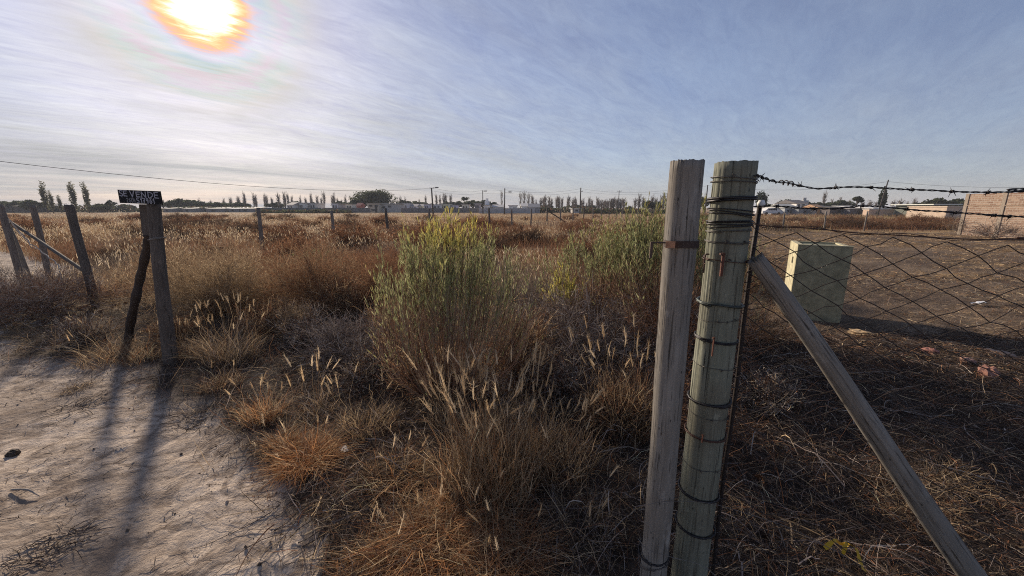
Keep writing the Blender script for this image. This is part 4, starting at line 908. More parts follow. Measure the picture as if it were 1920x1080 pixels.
twig_bush('dead_shrub', (-8.4, 6.15, 0), 0.8, 0.5, 60, 12, 6, 0.0048, GREYT + TAN[:1], 'grey dead shrub at the outermost roadside post', 3000, GREYT, 0.016, mat=M_TWIG)
twig_bush('dead_shrub', (0.75, 3.72, 0), 0.78, 0.80, 70, 10, 5, 0.0056, GREYT + GREYT + RUSSET[3:], 'tall grey dead shrub filling the gap between the big green bush and the gate stick', 3500, GREYT + RUSSET, 0.012, mat=M_TWIG)
twig_bush('dead_shrub', (1.75, 3.75, 0), 0.75, 0.85, 64, 11, 5, 0.0054, RUSSET + GREYT[:2], 'brown dead shrub behind the two gate posts', 5000, RUSSET, 0.014, mat=M_TWIG)
twig_bush('dead_shrub', (0.02, 3.1, 0), 0.55, 0.42, 50, 10, 5, 0.005, GREYT + RUSSET[:2], 'low dead shrub spreading from the foot of the big green bush', 2500, GREYT + RUSSET, 0.011, mat=M_TWIG)
twig_bush('dead_shrub', (1.15, 2.55, 0), 0.55, 0.50, 54, 9, 4, 0.0044, RUSSET[2:] + GREYT[3:], 'dark low dead shrub close behind the gate stick', 2500, RUSSET + GREYT, 0.010, mat=M_TWIG)
twig_bush('dry_bush', gp(560, 622), 0.36, 0.38, 45, 12, 6, 0.003, TAN + GREYT[:2], 'small tan bushlet in front of the russet bushes', 2500, TAN, 0.012)
twig_bush('dry_bush', gp(1395, 545), 0.75, 0.85, 55, 12, 6, 0.0056, RUSSET + TAN, 'reddish dry bush just behind the slanting brace top', 4000, RUSSET + TAN, 0.016)
MIXG = GREYT + CREAM[:1] + DKTW + RUSSET[:1]; MIXR = RUSSET + TAN[:2] + DKTW + CREAM[1:2]
for (px, py, rad, hh, cols, lab) in ((585, 640, .40, .42, MIXG, 'grey tangled shrublet behind the tall cream plumes'), (505, 622, .42, .46, MIXR, 'reddish shrublet just right of the tall seed-headed tuft'), (705, 715, .36, .34, MIXG, 'pale grey twiggy shrublet hugging the lower left of the big green bush'), (745, 640, .45, .55, MIXR, 'brown twiggy shrub leaning into the left flank of the big green bush'), (965, 715, .40, .80, MIXR, 'tall brown dead stalks growing out of the right side of the big green bush'), (790, 735, .30, .62, MIXR, 'brown bare stalks at the left base of the big green bush'),
                                     (1000, 640, .48, .62, MIXG, 'grey twiggy shrub against the right flank of the big green bush'), (1085, 600, .5, .62, MIXR, 'brown twiggy shrub below the small yellow shrub'), (1165, 655, .42, .58, MIXG, 'grey arching shrub just left of the gate stick'), (1060, 745, .36, .42, MIXG, 'dark-and-pale dead shrublet behind the tallest grass clump'), (1150, 800, .30, .34, MIXR, 'small brown shrublet in the shade left of the gate stick'),
                                     (1400, 640, .45, .42, MIXR, 'russet shrublet beside the upper part of the brace'), (1440, 760, .35, .26, MIXG, 'grey dead shrublet directly under the brace'), (335, 640, .34, .40, MIXR, 'brown shrublet touching the right of the sign post foot'), (160, 640, .36, .32, MIXG, 'grey shrublet between the thickest roadside post and the leaning branch'), (420, 590, .5, .5, MIXR, 'reddish shrub in front of the golden-tan bush'), (640, 590, .55, .55, MIXR, 'reddish-brown shrub in front of the dark russet bush')):
    twig_bush('dead_shrub', gp(px, py), rad, hh, 46, 9, 4, 0.0052 if py > 620 else 0.006, cols, lab, 1200, cols, 0.014, mat=M_TWIG if cols is MIXG else M_PLANT)
# bare bushes by the brick wall
twig_bush('bare_bush', gp(1815, 440), 1.0, 1.0, 38, 8, 4, 0.014, GREYT + TAN[:1], 'bare grey bush at the corner of the brick wall', 0, mat=M_TWIG)
twig_bush('bare_bush', gp(1862, 446), 1.0, 0.95, 36, 8, 4, 0.014, GREYT + RUSSET[:1], 'bare brown bush in front of the brick wall', 0, mat=M_TWIG)

# bushes dotted through the field
proto_b = []
for k, (cols, wdt) in enumerate(((RUSSET, .012), (RUSSET + TAN[:1], .012), ([(0.11, 0.07, 0.05), (0.085, 0.055, 0.04), (0.14, 0.09, 0.06)], .012))):
    x, y = [(-6.2, 11.0), (2.4, 11.5), (-2.6, 13.5)][k]
    proto_b.append(twig_bush('field_bush', (x, y, 0), 1.0, 0.72, 42, 11, 6, wdt, cols, ['russet rounded bush scattered in the dry field', 'reddish-tan rounded bush scattered in the dry field', 'dark brown rounded bush scattered in the dry field'][k], 1400, cols, 0.05, group='rounded bushes scattered through the dry field'))
fr_ = np.random.default_rng(5)
for k in range(120):
    y = fr_.uniform(10.5, 26) if k < 66 else fr_.uniform(24, 70); x = fr_.uniform(-1.28, 0.5) * y
    if sandness(np.array([x]), np.array([y]))[0] > 0.1 or x > 0.5 * y: continue
    s = fr_.uniform(0.5, 1.15); ws = fr_.uniform(1.1, 1.9); p = proto_b[k % 3]; copy_tree(p, onG((x, y, 0)), fr_.uniform(0, 6), (s * ws, s * ws, s))
for k in range(22):   # the brush strip beyond the mown plot
    y = fr_.uniform(26.5, 42); x = fr_.uniform(0.62, 1.2) * y; s = fr_.uniform(0.7, 1.25); p = proto_b[k % 3]
    copy_tree(p, onG((x, y, 0)), fr_.uniform(0, 6), (s * 1.8, s * 1.8, s * 0.95), label=p['label'].replace('scattered in the dry field', 'in the brush strip beyond the mown plot'), group='rounded bushes beyond the mown plot')

# ------------------------------------------------------------------ tufts of grass up front
tuft('grass_tuft', gp(432, 672), 0.24, 700, 0.52, STRAW + GREYT[:1] + TAN, 'tall pale grass tuft with many seed heads near the sign post foot', 26, stemh=1.3, head_len=0.085, head_w=0.008)
tuft('grass_tuft', gp(415, 722), 0.16, 420, 0.26, RUSSET[2:] + TAN + GREYT[:1], 'low brown tuft at the edge of the sand below the tall seed-headed one', 2)
tuft('grass_tuft', gp(492, 782), 0.12, 520, 0.30, ORANGE + STRAW, 'narrow straw-coloured tuft with a few seed heads at the sand edge', 8, head_len=0.07)
tuft('grass_tuft', gp(575, 868), 0.155, 1500, 0.24, ORANGE + ORANGE + STRAW[2:3], 'bright orange rounded grass tuft hanging over the sand', 4, curl=(0.3, 1.2), lean=(0.1, 0.7), head_len=0.07)
tuft('grass_tuft', gp(535, 842), 0.10, 700, 0.18, ORANGE + STRAW, 'small orange tuft nestled against the bright orange one', 2, curl=(0.3, 1.2))
tuft('grass_tuft', gp(592, 768), 0.16, 160, 0.26, TAN + GREYT, 'sparse tuft with tall cream plumes behind the orange tuft', 9, stemh=1.55, head_len=0.12, head_w=0.010)
tuft('grass_tuft', gp(922, 905), 0.27, 1300, 0.58, STRAW + TAN + ORANGE[:1] + RUSSET[:1], 'tallest straw grass clump with upright seed heads below the big green bush', 85, stemh=1.3, head_len=0.11, curl=(0.0, 0.45), lean=(0.0, 0.28))
tuft('grass_tuft', gp(880, 960), 0.20, 1100, 0.26, STRAW + ORANGE + TAN, 'curly straw tuft leaning on the tallest grass clump', 6, curl=(0.4, 1.4), lean=(0.1, 0.7), head_len=0.08)
tuft('grass_tuft', gp(800, 1035), 0.20, 1800, 0.21, ORANGE + RUSSET[:2] + STRAW[:2], 'thick rusty-orange grass mat at the bottom, left of the gate stick', 4, curl=(0.5, 1.5), lean=(0.1, 0.8), head_len=0.07)
tuft('grass_tuft', gp(930, 1050), 0.21, 1900, 0.22, ORANGE + RUSSET + STRAW[:2], 'rusty curled grass mat beside the thick orange one, nearer the gate stick', 5, curl=(0.5, 1.5), lean=(0.1, 0.8), head_len=0.07)
tuft('grass_tuft', gp(700, 1075), 0.16, 900, 0.15, ORANGE + TAN + GREYT, 'thin tan grass mat at the sand edge along the bottom', 2, curl=(0.5, 1.5), lean=(0.1, 0.8))
tuft('grass_tuft', gp(1165, 800), 0.26, 420, 0.55, TAN + STRAW + RUSSET[:1], 'thin pale-stalked grass tuft in shade beside the gate stick', 34, head_len=0.11, curl=(0.0, 0.5), lean=(0.0, 0.3))
tuft('grass_tuft', gp(845, 800), 0.15, 300, 0.40, STRAW + TAN, 'upright straw stalks right at the foot of the big green bush', 20, head_len=0.11, curl=(0.0, 0.4), lean=(0.0, 0.22))
tuft('grass_tuft', gp(1040, 870), 0.24, 520, 0.40, STRAW + TAN + RUSSET[:1], 'straw grass tuft right of the tallest grass clump', 22, head_len=0.10, curl=(0.0, 0.6), lean=(0.0, 0.4))
tuft('grass_tuft', gp(690, 800), 0.20, 380, 0.26, TAN + GREYT[:1] + STRAW[:2], 'sparse straw tuft between the orange tuft and the big green bush', 7, stemh=1.5, head_len=0.09)
tuft('grass_tuft', gp(740, 900), 0.18, 420, 0.20, ORANGE + STRAW + TAN, 'short orange-straw tuft between the sand and the tallest grass clump', 4, curl=(0.4, 1.3), lean=(0.1, 0.7), head_len=0.07)
tuft('grass_tuft', gp(355, 668), 0.20, 360, 0.34, TAN + RUSSET[:2] + STRAW[:1], 'brown grass tuft pressed against the right of the sign post', 7, head_len=0.08)
tuft('grass_tuft', gp(1085, 990), 0.18, 300, 0.22, TAN + GREYT + STRAW[:1], 'sparse grey-tan tuft left of the gate stick foot', 3, curl=(0.3, 1.4))
tuft('grass_tuft', gp(215, 668), 0.28, 420, 0.36, TAN + STRAW + RUSSET[:1], 'loose tan grass tuft at the foot of the leaning branch', 5, head_len=0.08, curl=(0.2, 1.0), lean=(0.05, 0.7))
tuft('grass_tuft', gp(268, 675), 0.16, 260, 0.28, TAN + ORANGE[3:], 'brown tuft hugging the left side of the sign post foot', 2)
tuft('grass_tuft', gp(140, 722), 0.11, 260, 0.12, GREYT + TAN, 'little grey-green tuft alone on the sand', 0, curl=(0.5, 1.4), lean=(0.1, 0.8))
tuft('grass_tuft', gp(1700, 940), 0.22, 500, 0.15, TAN + STRAW + RUSSET, 'short dry tuft under the brace on the mown plot', 0, curl=(0.3, 1.2))
tuft('grass_tuft', gp(1790, 905), 0.18, 400, 0.13, STRAW + TAN, 'short straw tuft right of the brace on the mown plot', 0, curl=(0.3, 1.2))

# ------------------------------------------------------------------ uncountable dry grass and litter
def region(n, r0, r1, xlo, xhi, power=1.0, seed=0):
    r = np.random.default_rng(seed)
    y = r0 + (r1 - r0) * r.uniform(0, 1, n) ** power; x = r.uniform(xlo, xhi, n) * (y + 0.6)
    return x, y
PATCH = lambda x, y, s: fbm(x * s, y * s, 61, 4)
def mixcols(A, B, m):
    return A * (1 - m[:, None]) + B * m[:, None]
def dry_field(name, n, r0, r1, w, hlo, hhi, seed, headfrac, power=1.0):
    x, y = region(n, r0, r1, -1.48, 0.75, power, seed); s = sandness(x, y); l = lotness(x, y)
    far = np.clip((y - 26) / 4, 0, 1)
    dens = (1 - s) * (1 - l)
    p = PATCH(x, y, 0.22); keep = rng.uniform(0, 1, n) < dens * np.clip(0.35 + 1.1 * fbm(x * 1.2, y * 1.2, 71, 3), 0, 1)
    x, y, p = x[keep], y[keep], p[keep]; n = len(x)
    m = sstep(0.52, 0.66, p + rng.normal(size=n) * 0.06 + 0.10 * sstep(30, 70, y))
    col = mixcols(pick(RUSSET + TAN[3:], n, 0.25), pick(STRAW + TAN[:1] + CREAM[1:2], n, 0.2), m)
    gm = sstep(0.56, 0.68, fbm(x * 0.3 + 9, y * 0.3, 67, 4))[:, None]; col = col * (1 - gm) + gm * pick([(0.17, 0.13, 0.105), (0.12, 0.088, 0.07), (0.235, 0.185, 0.145)], n, 0.25)
    h = rng.uniform(hlo, hhi, n) * (0.6 + 0.7 * fbm(x * 0.6, y * 0.6, 73, 3))
    mb = MB(); root = gz(x, y)
    P = blades(mb, root, h, rng.uniform(0, 0.45, n), rng.uniform(0.0, 0.5, n), w * rng.uniform(0.6, 1.4, n) * (0.5 + y / (r0 + r1)), col, 4)
    k = rng.uniform(0, 1, n) < headfrac * sstep(0.40, 0.55, p)
    d = norm(P[k, -1] - P[k, -2]); d[:, 2] += 0.5; d = norm(d); mm = int(k.sum())
    heads(mb, P[k, -1], d, rng.uniform(0.07, 0.14, mm), np.maximum(0.010, w * 1.3) * rng.uniform(0.7, 1.3, mm) * (0.5 + y[k] / (r0 + r1)), pick([(0.66, 0.54, 0.38), (0.56, 0.44, 0.28), (0.74, 0.63, 0.48)], mm, 0.12))
    return mb.build(name, M_PLANT, label=None, kind='stuff')
dry_field('dry_grass', 42000, 6.4, 12, 0.006, 0.18, 0.50, 1, 0.10, 0.9)
dry_field('dry_grass', 60000, 10, 26, 0.012, 0.22, 0.62, 2, 0.42, 1.0)
dry_field('dry_grass', 42000, 25, 60, 0.030, 0.2, 0.50, 3, 0.25, 1.0)
dry_field('dry_grass', 26000, 58, 104, 0.07, 0.08, 0.22, 4, 0.0, 1.0)
def right_brush():
    n = 26000; r = np.random.default_rng(9); y = r.uniform(25, 90, n); x = r.uniform(0.52, 1.42, n) * y
    keep = r.uniform(0, 1, n) < np.clip(0.3 + fbm(x * 0.3, y * 0.3, 81, 3), 0, 1); x, y = x[keep], y[keep]; n = len(x)
    m = sstep(0.45, 0.6, fbm(x * 0.12, y * 0.15, 83, 3)); col = mixcols(pick(RUSSET, n, 0.25), pick(TAN + STRAW + [(0.20, 0.20, 0.09), (0.16, 0.17, 0.075), (0.24, 0.22, 0.10)], n, 0.2), m)
    mb = MB(); blades(mb, gz(x, y), r.uniform(0.2, 0.62, n), r.uniform(0, 0.45, n), r.uniform(0, 0.5, n), 0.0008 * y * r.uniform(0.6, 1.4, n), col, 4); mb.build('dry_grass', M_PLANT, kind='stuff')
right_brush()

def near_cover():
    # low dead stalks and straw between the tufts, in front of the field
    n = 42000; r = np.random.default_rng(12); y = 0.9 + 6.2 * r.uniform(0, 1, n) ** 1.2; x = r.uniform(-1.45, 0.75, n) * (y + 0.4)
    keep = (r.uniform(0, 1, n) < (1 - sandness(x, y)) ** 1.5 * (1 - 0.75 * lotness(x, y)) * np.clip(1.5 * fbm(x * 2.5, y * 2.5, 91, 3) - 0.1, 0.05, 1)); x, y = x[keep], y[keep]; n = len(x)
    col = pick(GREYT + TAN[:2] + RUSSET + CREAM[:2] + DKTW * 3, n, 0.3); mb = MB()
    blades(mb, gz(x, y), r.uniform(0.04, 0.26, n) * np.clip(0.4 + y / 5, 0.4, 1.2), r.uniform(0.1, 1.1, n), r.uniform(0.0, 1.2, n), 0.0036 * r.uniform(0.5, 1.3, n), col, 5)
    mb.build('dry_undergrowth', M_PLANT, kind='stuff')
near_cover()
def litter(name, n, r0, r1, xlo, xhi, Lr, w, cols, dens, seed, power=1.2, lift=0.02):
    r = np.random.default_rng(seed); y = r0 + (r1 - r0) * r.uniform(0, 1, n) ** power; x = r.uniform(xlo, xhi, n) * (y + 0.5)
    keep = r.uniform(0, 1, n) < dens(x, y); x, y = x[keep], y[keep]; n = len(x)
    L = r.uniform(*Lr, n) * (0.6 + y / (r0 + r1)); an = r.uniform(0, 2 * math.pi, n); tr = r.normal(size=n) * 0.5; t = np.linspace(0, 1, 5)
    a = an[:, None] + tr[:, None] * t; X = x[:, None] + np.cumsum(np.cos(a) * L[:, None] / 5, 1); Y = y[:, None] + np.cumsum(np.sin(a) * L[:, None] / 5, 1)
    Z = H(X, Y) + 0.003 + lift * r.uniform(0, 1, (n, 1)) + lift * 1.2 * r.uniform(0, 1, (n, 1)) * np.sin(t * math.pi * r.uniform(0.6, 1.4, (n, 1)))
    P = np.stack([X, Y, Z], -1); d = norm(P[:, -1] - P[:, 0]); s = perp(d, r); s[:, 2] *= 0.4; s = norm(s)
    mb = MB(); strips(mb, P, (w * r.uniform(0.5, 1.4, n) * (0.4 + 1.2 * y / (r0 + r1)))[:, None] * (1 - 0.5 * t)[None], s, pick(cols, n, 0.28))
    return mb.build(name, M_PLANT if 'straw' in name else M_TWIG, kind='stuff')
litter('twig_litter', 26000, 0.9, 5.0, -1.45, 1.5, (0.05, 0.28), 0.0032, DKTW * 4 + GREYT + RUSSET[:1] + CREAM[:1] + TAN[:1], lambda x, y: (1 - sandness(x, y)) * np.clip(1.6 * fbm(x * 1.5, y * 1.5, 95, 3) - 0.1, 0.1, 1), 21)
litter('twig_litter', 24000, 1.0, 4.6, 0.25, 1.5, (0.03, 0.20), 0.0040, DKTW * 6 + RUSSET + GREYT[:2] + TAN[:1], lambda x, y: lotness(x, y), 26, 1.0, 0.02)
litter('straw_litter', 30000, 1.0, 9.0, 0.2, 1.5, (0.03, 0.17), 0.0050, STRAW + CREAM + TAN + GREYT + RUSSET[:2], lambda x, y: lotness(x, y) * np.clip(3.2 * fbm(x * 1.1, y * 1.1, 97, 3) - 1.1, 0.05, 1) * (0.12 + 0.88 * sstep(3.2, 5.2, y + 1.6 * (fbm(x * 0.9, y * 0.9, 96, 3) - 0.5))), 22, 1.0, 0.015)
litter('straw_litter', 34000, 8.0, 25.0, 0.5, 1.5, (0.10, 0.40), 0.016, STRAW + TAN + CREAM[1:2] + GREYT[:1], lambda x, y: lotness(x, y) * np.clip(3.6 * fbm(x * 0.6, y * 0.8, 99, 4) - 1.3, 0.03, 1), 23, 1.0, 0.02)
litter('twig_litter', 9000, 0.8, 7.0, -1.5, -0.3, (0.015, 0.12), 0.0044, [(0.06, 0.045, 0.035), (0.10, 0.075, 0.06)] + GREYT, lambda x, y: sandness(x, y) * np.clip(3 * fbm(x * 1.5, y * 1.5, 98, 3) - 1.1, 0.02, 1), 24, 1.0, 0.004)
litter('twig_litter', 7000, 1.2, 7.5, -1.5, -0.2, (0.03, 0.2), 0.003, GREYT + RUSSET + [(0.06, 0.045, 0.04)] * 2, lambda x, y: np.clip(1 - np.abs(sandness(x, y) - 0.35) * 2.4, 0, 1), 25, 1.0, 0.012)
def leaf_litter():
    # crumbs of broken leaf and stem lying flat on the plot and under the shrubs
    n = 60000; r = np.random.default_rng(36); y = 0.9 + 8 * r.uniform(0, 1, n) ** 1.2; x = r.uniform(-1.4, 1.5, n) * (y + 0.5)
    k = r.uniform(0, 1, n) < (1 - sandness(x, y)) * np.clip(3 * fbm(x * 1.7, y * 1.7, 111, 3) - 1.0, 0.08, 1); x, y = x[k], y[k]; n = len(x)
    c = gz(x, y) + np.stack([np.zeros(n), np.zeros(n), 0.004 + 0.02 * r.uniform(0, 1, n)], -1); d = norm(r.normal(size=(n, 3)) * np.array([1, 1, 0.3])); L = 0.006 + 0.016 * r.uniform(0, 1, n)
    sd = norm(np.cross(d, norm(r.normal(size=(n, 3)) * 0.4 + np.array([0, 0, 1.0])))); mb = MB()
    strips(mb, np.stack([c, c + d * L[:, None] * .5, c + d * L[:, None]], 1), np.stack([L * .2, L * .45, L * .1], 1), sd, pick(DKTW * 3 + RUSSET + TAN + GREYT, n, 0.3, r)); mb.build('leaf_litter', M_PLANT, kind='stuff')
leaf_litter()
def stubble():
    n = 40000; r = np.random.default_rng(31); y = 1.2 + 22 * r.uniform(0, 1, n) ** 1.3; x = r.uniform(0.3, 1.5, n) * (y + 0.5)
    keep = r.uniform(0, 1, n) < lotness(x, y) * np.clip(3.2 * fbm(x * 0.8, y * 0.8, 101, 3) - 1.1, 0.04, 1) * (0.35 + 0.65 * sstep(3, 5, y)); x, y = x[keep], y[keep]; n = len(x)
    mb = MB(); blades(mb, gz(x, y), r.uniform(0.03, 0.11, n), r.uniform(0.1, 1.2, n), r.uniform(0, 1.0, n), (0.002 + 0.0005 * y) * r.uniform(0.6, 1.3, n), pick(TAN + STRAW + RUSSET[:2] + GREYT, n, 0.25), 3); mb.build('grass_stubble', M_PLANT, kind='stuff')
stubble()
# long arching dead stems heaped in the dark middle ground
mb = MB()
for (px, py, rad, h, n) in ((700, 690, 0.55, 0.28, 260), (1020, 690, 0.55, 0.45, 240), (1130, 800, 0.5, 0.25, 220), (760, 850, 0.45, 0.10, 240), (1120, 960, 0.40, 0.10, 200), (1450, 720, 0.7, 0.20, 130), (1480, 900, 0.5, 0.15, 110), (1700, 700, 0.9, 0.06, 90), (1380, 1000, 0.30, 0.16, 140), (560, 720, 0.5, 0.14, 160), (640, 940, 0.35, 0.06, 160), (1600, 1030, 0.4, 0.08, 60), (1800, 820, 0.6, 0.06, 70)):
    tangle(mb, gp(px, py), rad, h, n, 0.0050, GREYT + CREAM[1:2] + TAN[:1] + RUSSET[:1] + DKTW * 2)
mb.build('dead_brushwood', M_TWIG, kind='stuff')

# pebbles and clods on the sand
def pebbles():
    r = np.random.default_rng(51); n = 1700; y = 0.8 + 7 * r.uniform(0, 1, n) ** 1.1; x = -r.uniform(0.2, 1.5, n) * (y + 0.3)
    k = r.uniform(0, 1, n) < sandness(x, y) * np.clip(2 * fbm(x * 1.1, y * 1.1, 53, 3) - 0.5, 0.08, 1); x, y = x[k], y[k]; n = len(x); mb = MB()
    s = 0.0028 + 0.0075 * r.uniform(0, 1, n) ** 4; th = np.arange(6) * math.pi / 3
    dirs = np.array([[0, 0, 1]] + [[math.cos(a), math.sin(a), 0.1] for a in th] + [[0, 0, -0.6]]); rad = r.uniform(0.6, 1.3, (n, 8))
    v = np.stack([x, y, H(x, y) + s * 0.3], -1)[:, None] + dirs[None] * (rad * s[:, None])[..., None]
    tr = np.array([[0, 1 + i, 1 + (i + 1) % 6] for i in range(6)] + [[7, 1 + (i + 1) % 6, 1 + i] for i in range(6)])
    mb.add(v, None, (np.arange(n)[:, None, None] * 8 + tr[None]).reshape(-1, 3), np.repeat(pick([(0.16, 0.12, 0.09), (0.30, 0.24, 0.19), (0.09, 0.067, 0.052), (0.40, 0.32, 0.26)], n, 0.2, r), 8, 0)); mb.build('pebbles', M_STONE, kind='stuff')
pebbles()
# dead twigs lying on the sand
def twig_pile(c, rad, n, w, label, cols, seed, h=0.03):
    mb = MB(); c = onG(c); tangle(mb, c, rad, h, n, w, cols); mb.build('twig_pile', M_TWIG, c, label=label, cat='twigs')
twig_pile(gp(92, 1012), 0.13, 110, 0.0045, 'small heap of dark broken twigs on the sand near the bottom', [(0.06, 0.045, 0.038), (0.12, 0.09, 0.075), (0.2, 0.16, 0.13)], 1)
twig_pile(gp(370, 775), 0.16, 80, 0.004, 'dark twig heap at the sand edge under the low brown tuft', [(0.05, 0.04, 0.034), (0.10, 0.075, 0.06)], 2)
twig_pile(gp(150, 752), 0.17, 70, 0.004, 'flat scatter of dark twigs just below the little lone tuft', [(0.06, 0.045, 0.038), (0.14, 0.11, 0.09)], 3, 0.012)
mb = MB(); a = onG(gp(18, 908), 0.012); b = onG(gp(70, 916), 0.012); tube(mb, catmull([a, (a + b) / 2 + [0, 0.012, 0.012], b], 6), [0.006, 0.007, 0.006, 0.006, 0.005, 0.006, 0.007, 0.006, 0.006, 0.005, 0.004, 0.003, 0.002], 6, (0.30, 0.25, 0.21)); mb.build('stick', M_BARK, a, smooth=True, label='single pale stick lying on the sand beyond the twig heap', cat='stick')

# ------------------------------------------------------------------ trees on the horizon
def far_tree(name, h, crown, n, leaf, cols, trunk=0.25, lumps=14, label='', cat='tree', group=None, r=None, zlow=0.25, tcol=(0.10, 0.08, 0.065), gaps=0.0):
    """trunk with limbs and a crown of leaf clumps; crown = (rx, rz) half sizes"""
    r = r or rng; root = empty(name, (0, 0, 0), label, cat, group)
    mt, mc = MB(), MB(); zc = h - crown[1]
    tube(mt, [[0, 0, -0.1], [0.05 * h * r.normal() * 0.2, 0, zc * 0.5], [0, 0, zc], [0.02 * h, 0, h - crown[1] * 0.6]], [trunk, trunk * 0.8, trunk * 0.55, trunk * 0.2], 8, tcol)
    d = norm(r.normal(size=(lumps, 3))); d[:, 2] = np.abs(d[:, 2]) * 1.0 - 0.35; cen = d * np.array([crown[0], crown[0], crown[1]]) * r.uniform(0.35, 0.82, (lumps, 1)) + [0, 0, zc]
    for c in cen: tube(mt, [[0, 0, max(zc - crown[1] * 0.7, h * 0.12)], c * [0.5, 0.5, 1] + [0, 0, -0.15 * crown[1]], c], [trunk * 0.45, trunk * 0.25, trunk * 0.06], 5, tcol)
    i = r.integers(0, lumps, n); rad = crown[0] * r.uniform(0.22, 0.46, lumps)
    q = norm(r.normal(size=(n, 3))) * r.uniform(0.25, 1.0, (n, 1)) ** 0.6
    p = cen[i] + q * rad[i][:, None] * np.array([1, 1, 0.85]); s = leaf * r.uniform(0.5, 1.5, n); dd = norm(r.normal(size=(n, 3)))
    P = np.stack([p - dd * s[:, None] * 0.5, p, p + dd * s[:, None] * 0.5], 1)
    strips(mc, P, np.stack([s * 0.35, s * 0.8, s * 0.2], 1), perp(dd, r), pick(cols, n, 0.25, r))
    mt.build('trunk', M_BARK, parent=root, smooth=True); mc.build('crown', M_LEAF, parent=root); return root
def column_tree(name, h, rx, n, leaf, cols, nb=16, label='', cat='tree', group=None, r=None, trunk=0.16, tcol=(0.14, 0.12, 0.10), density=1.0):
    """narrow tree of steeply rising branches with leaf clumps along them"""
    r = r or rng; root = empty(name, (0, 0, 0), label, cat, group); mt, mc = MB(), MB()
    tube(mt, [[0, 0, -0.1], [0.1, 0, h * 0.4], [0, 0.05, h * 0.98]], [trunk, trunk * 0.6, trunk * 0.1], 7, tcol)
    pts = []
    for b in range(nb):
        z0 = h * r.uniform(0.08, 0.62); a = r.uniform(0, 6.3); L = h * r.uniform(0.16, 0.40); e = rx * r.uniform(0.4, 1.0)
        q = catmull([[0, 0, z0], [e * .7 * math.cos(a), e * .7 * math.sin(a), z0 + L * 0.35], [e * math.cos(a), e * math.sin(a), min(z0 + L, h)]], 5); tube(mt, q, np.linspace(trunk * 0.35, 0.02, len(q)), 4, tcol); pts.append(q[3:])
    pts.append(np.array([[0, 0, z] for z in np.linspace(h * 0.55, h, 14)])); pts = np.concatenate(pts)
    i = r.integers(0, len(pts), n); p = pts[i] + r.normal(size=(n, 3)) * np.array([rx * 0.2, rx * 0.2, rx * 0.35]); s = leaf * r.uniform(0.5, 1.5, n); dd = norm(r.normal(size=(n, 3)))
    strips(mc, np.stack([p - dd * s[:, None] * 0.5, p, p + dd * s[:, None] * 0.5], 1), np.stack([s * 0.35, s * 0.8, s * 0.2], 1), perp(dd, r), pick(cols, n, 0.25, r))
    mt.build('trunk', M_BARK, parent=root, smooth=True); mc.build('crown', M_LEAF, parent=root); return root
def bare_tree(name, h, rx, nb, w, label='', group=None, r=None, trunk=0.14, low=0.12, cols=((0.26, 0.225, 0.20), (0.20, 0.175, 0.155), (0.32, 0.28, 0.25)), cat='bare tree', fan=1.0):
    """leafless tree: trunk plus steep bare branches and twigs in one mesh"""
    r = r or rng; mb = MB()
    tube(mb, [[0, 0, -0.1], [0.04 * h * r.normal() * 0.3, 0, h * 0.5], [0, 0, h * 0.97]], [trunk, trunk * 0.55, trunk * 0.08], 6, cols[1])
    z0 = h * r.uniform(low, 0.72, nb); a = r.uniform(0, 6.3, nb); L = h * r.uniform(0.14, 0.34, nb); e = rx * r.uniform(0.35, 1.0, nb); t = np.linspace(0, 1, 5)
    X = e[:, None] * np.cos(a)[:, None] * np.sin(t * 1.5)[None] * fan; Y = e[:, None] * np.sin(a)[:, None] * np.sin(t * 1.5)[None] * fan; Z = np.minimum(z0[:, None] + L[:, None] * t, h * 0.99)
    P = np.stack([X, Y, Z], -1); strips(mb, P, np.broadcast_to(w * (1 - 0.65 * t), (nb, 5)), perp(norm(P[:, -1] - P[:, 0]), r), pick(cols, nb, 0.2, r))
    m = nb * 5; i = np.repeat(np.arange(nb), 5); k = r.integers(1, 4, m); b = P[i, k]; d = norm(norm(P[i, -1] - P[i, 0]) + r.normal(size=(m, 3)) * 0.38 + [0, 0, 0.3]); LL = h * r.uniform(0.05, 0.15, m)
    strips(mb, np.stack([b, b + d * LL[:, None]], 1), np.stack([np.full(m, w * 0.6), np.full(m, w * 0.25)], 1), perp(d, r), pick(cols, m, 0.2, r))
    return mb.build(name, M_TWIG, label=label, cat=cat, group=group)
def put(o, px, d, htop=None, hh=None, rz=None, wscale=1.0, label=None, group=None, first=False, ytop=None):
    x = (px - 960) / 721.0 * (d * CP + CAM_H * SP); z = 0.0
    s = 1.0
    if ytop is not None: s = (pd(px, ytop, d)[2]) / hh
    loc = (x, d, 0.0); rz = rng.uniform(0, 6.28) if rz is None else rz
    if first:
        o.location = loc; o.rotation_euler = (0, 0, rz); o.scale = (s * wscale, s * wscale, s)
        if label: o['label'] = label
        if group: o['group'] = group
        return o
    return copy_tree(o, loc, rz, (s * wscale, s * wscale, s), label, group)

DKG = [(0.050, 0.065, 0.035), (0.040, 0.052, 0.030), (0.065, 0.078, 0.042), (0.080, 0.085, 0.050)]
OLV = [(0.105, 0.11, 0.06), (0.085, 0.09, 0.05), (0.13, 0.13, 0.075)]
PIN = [(0.035, 0.05, 0.032), (0.028, 0.04, 0.026), (0.045, 0.06, 0.036)]
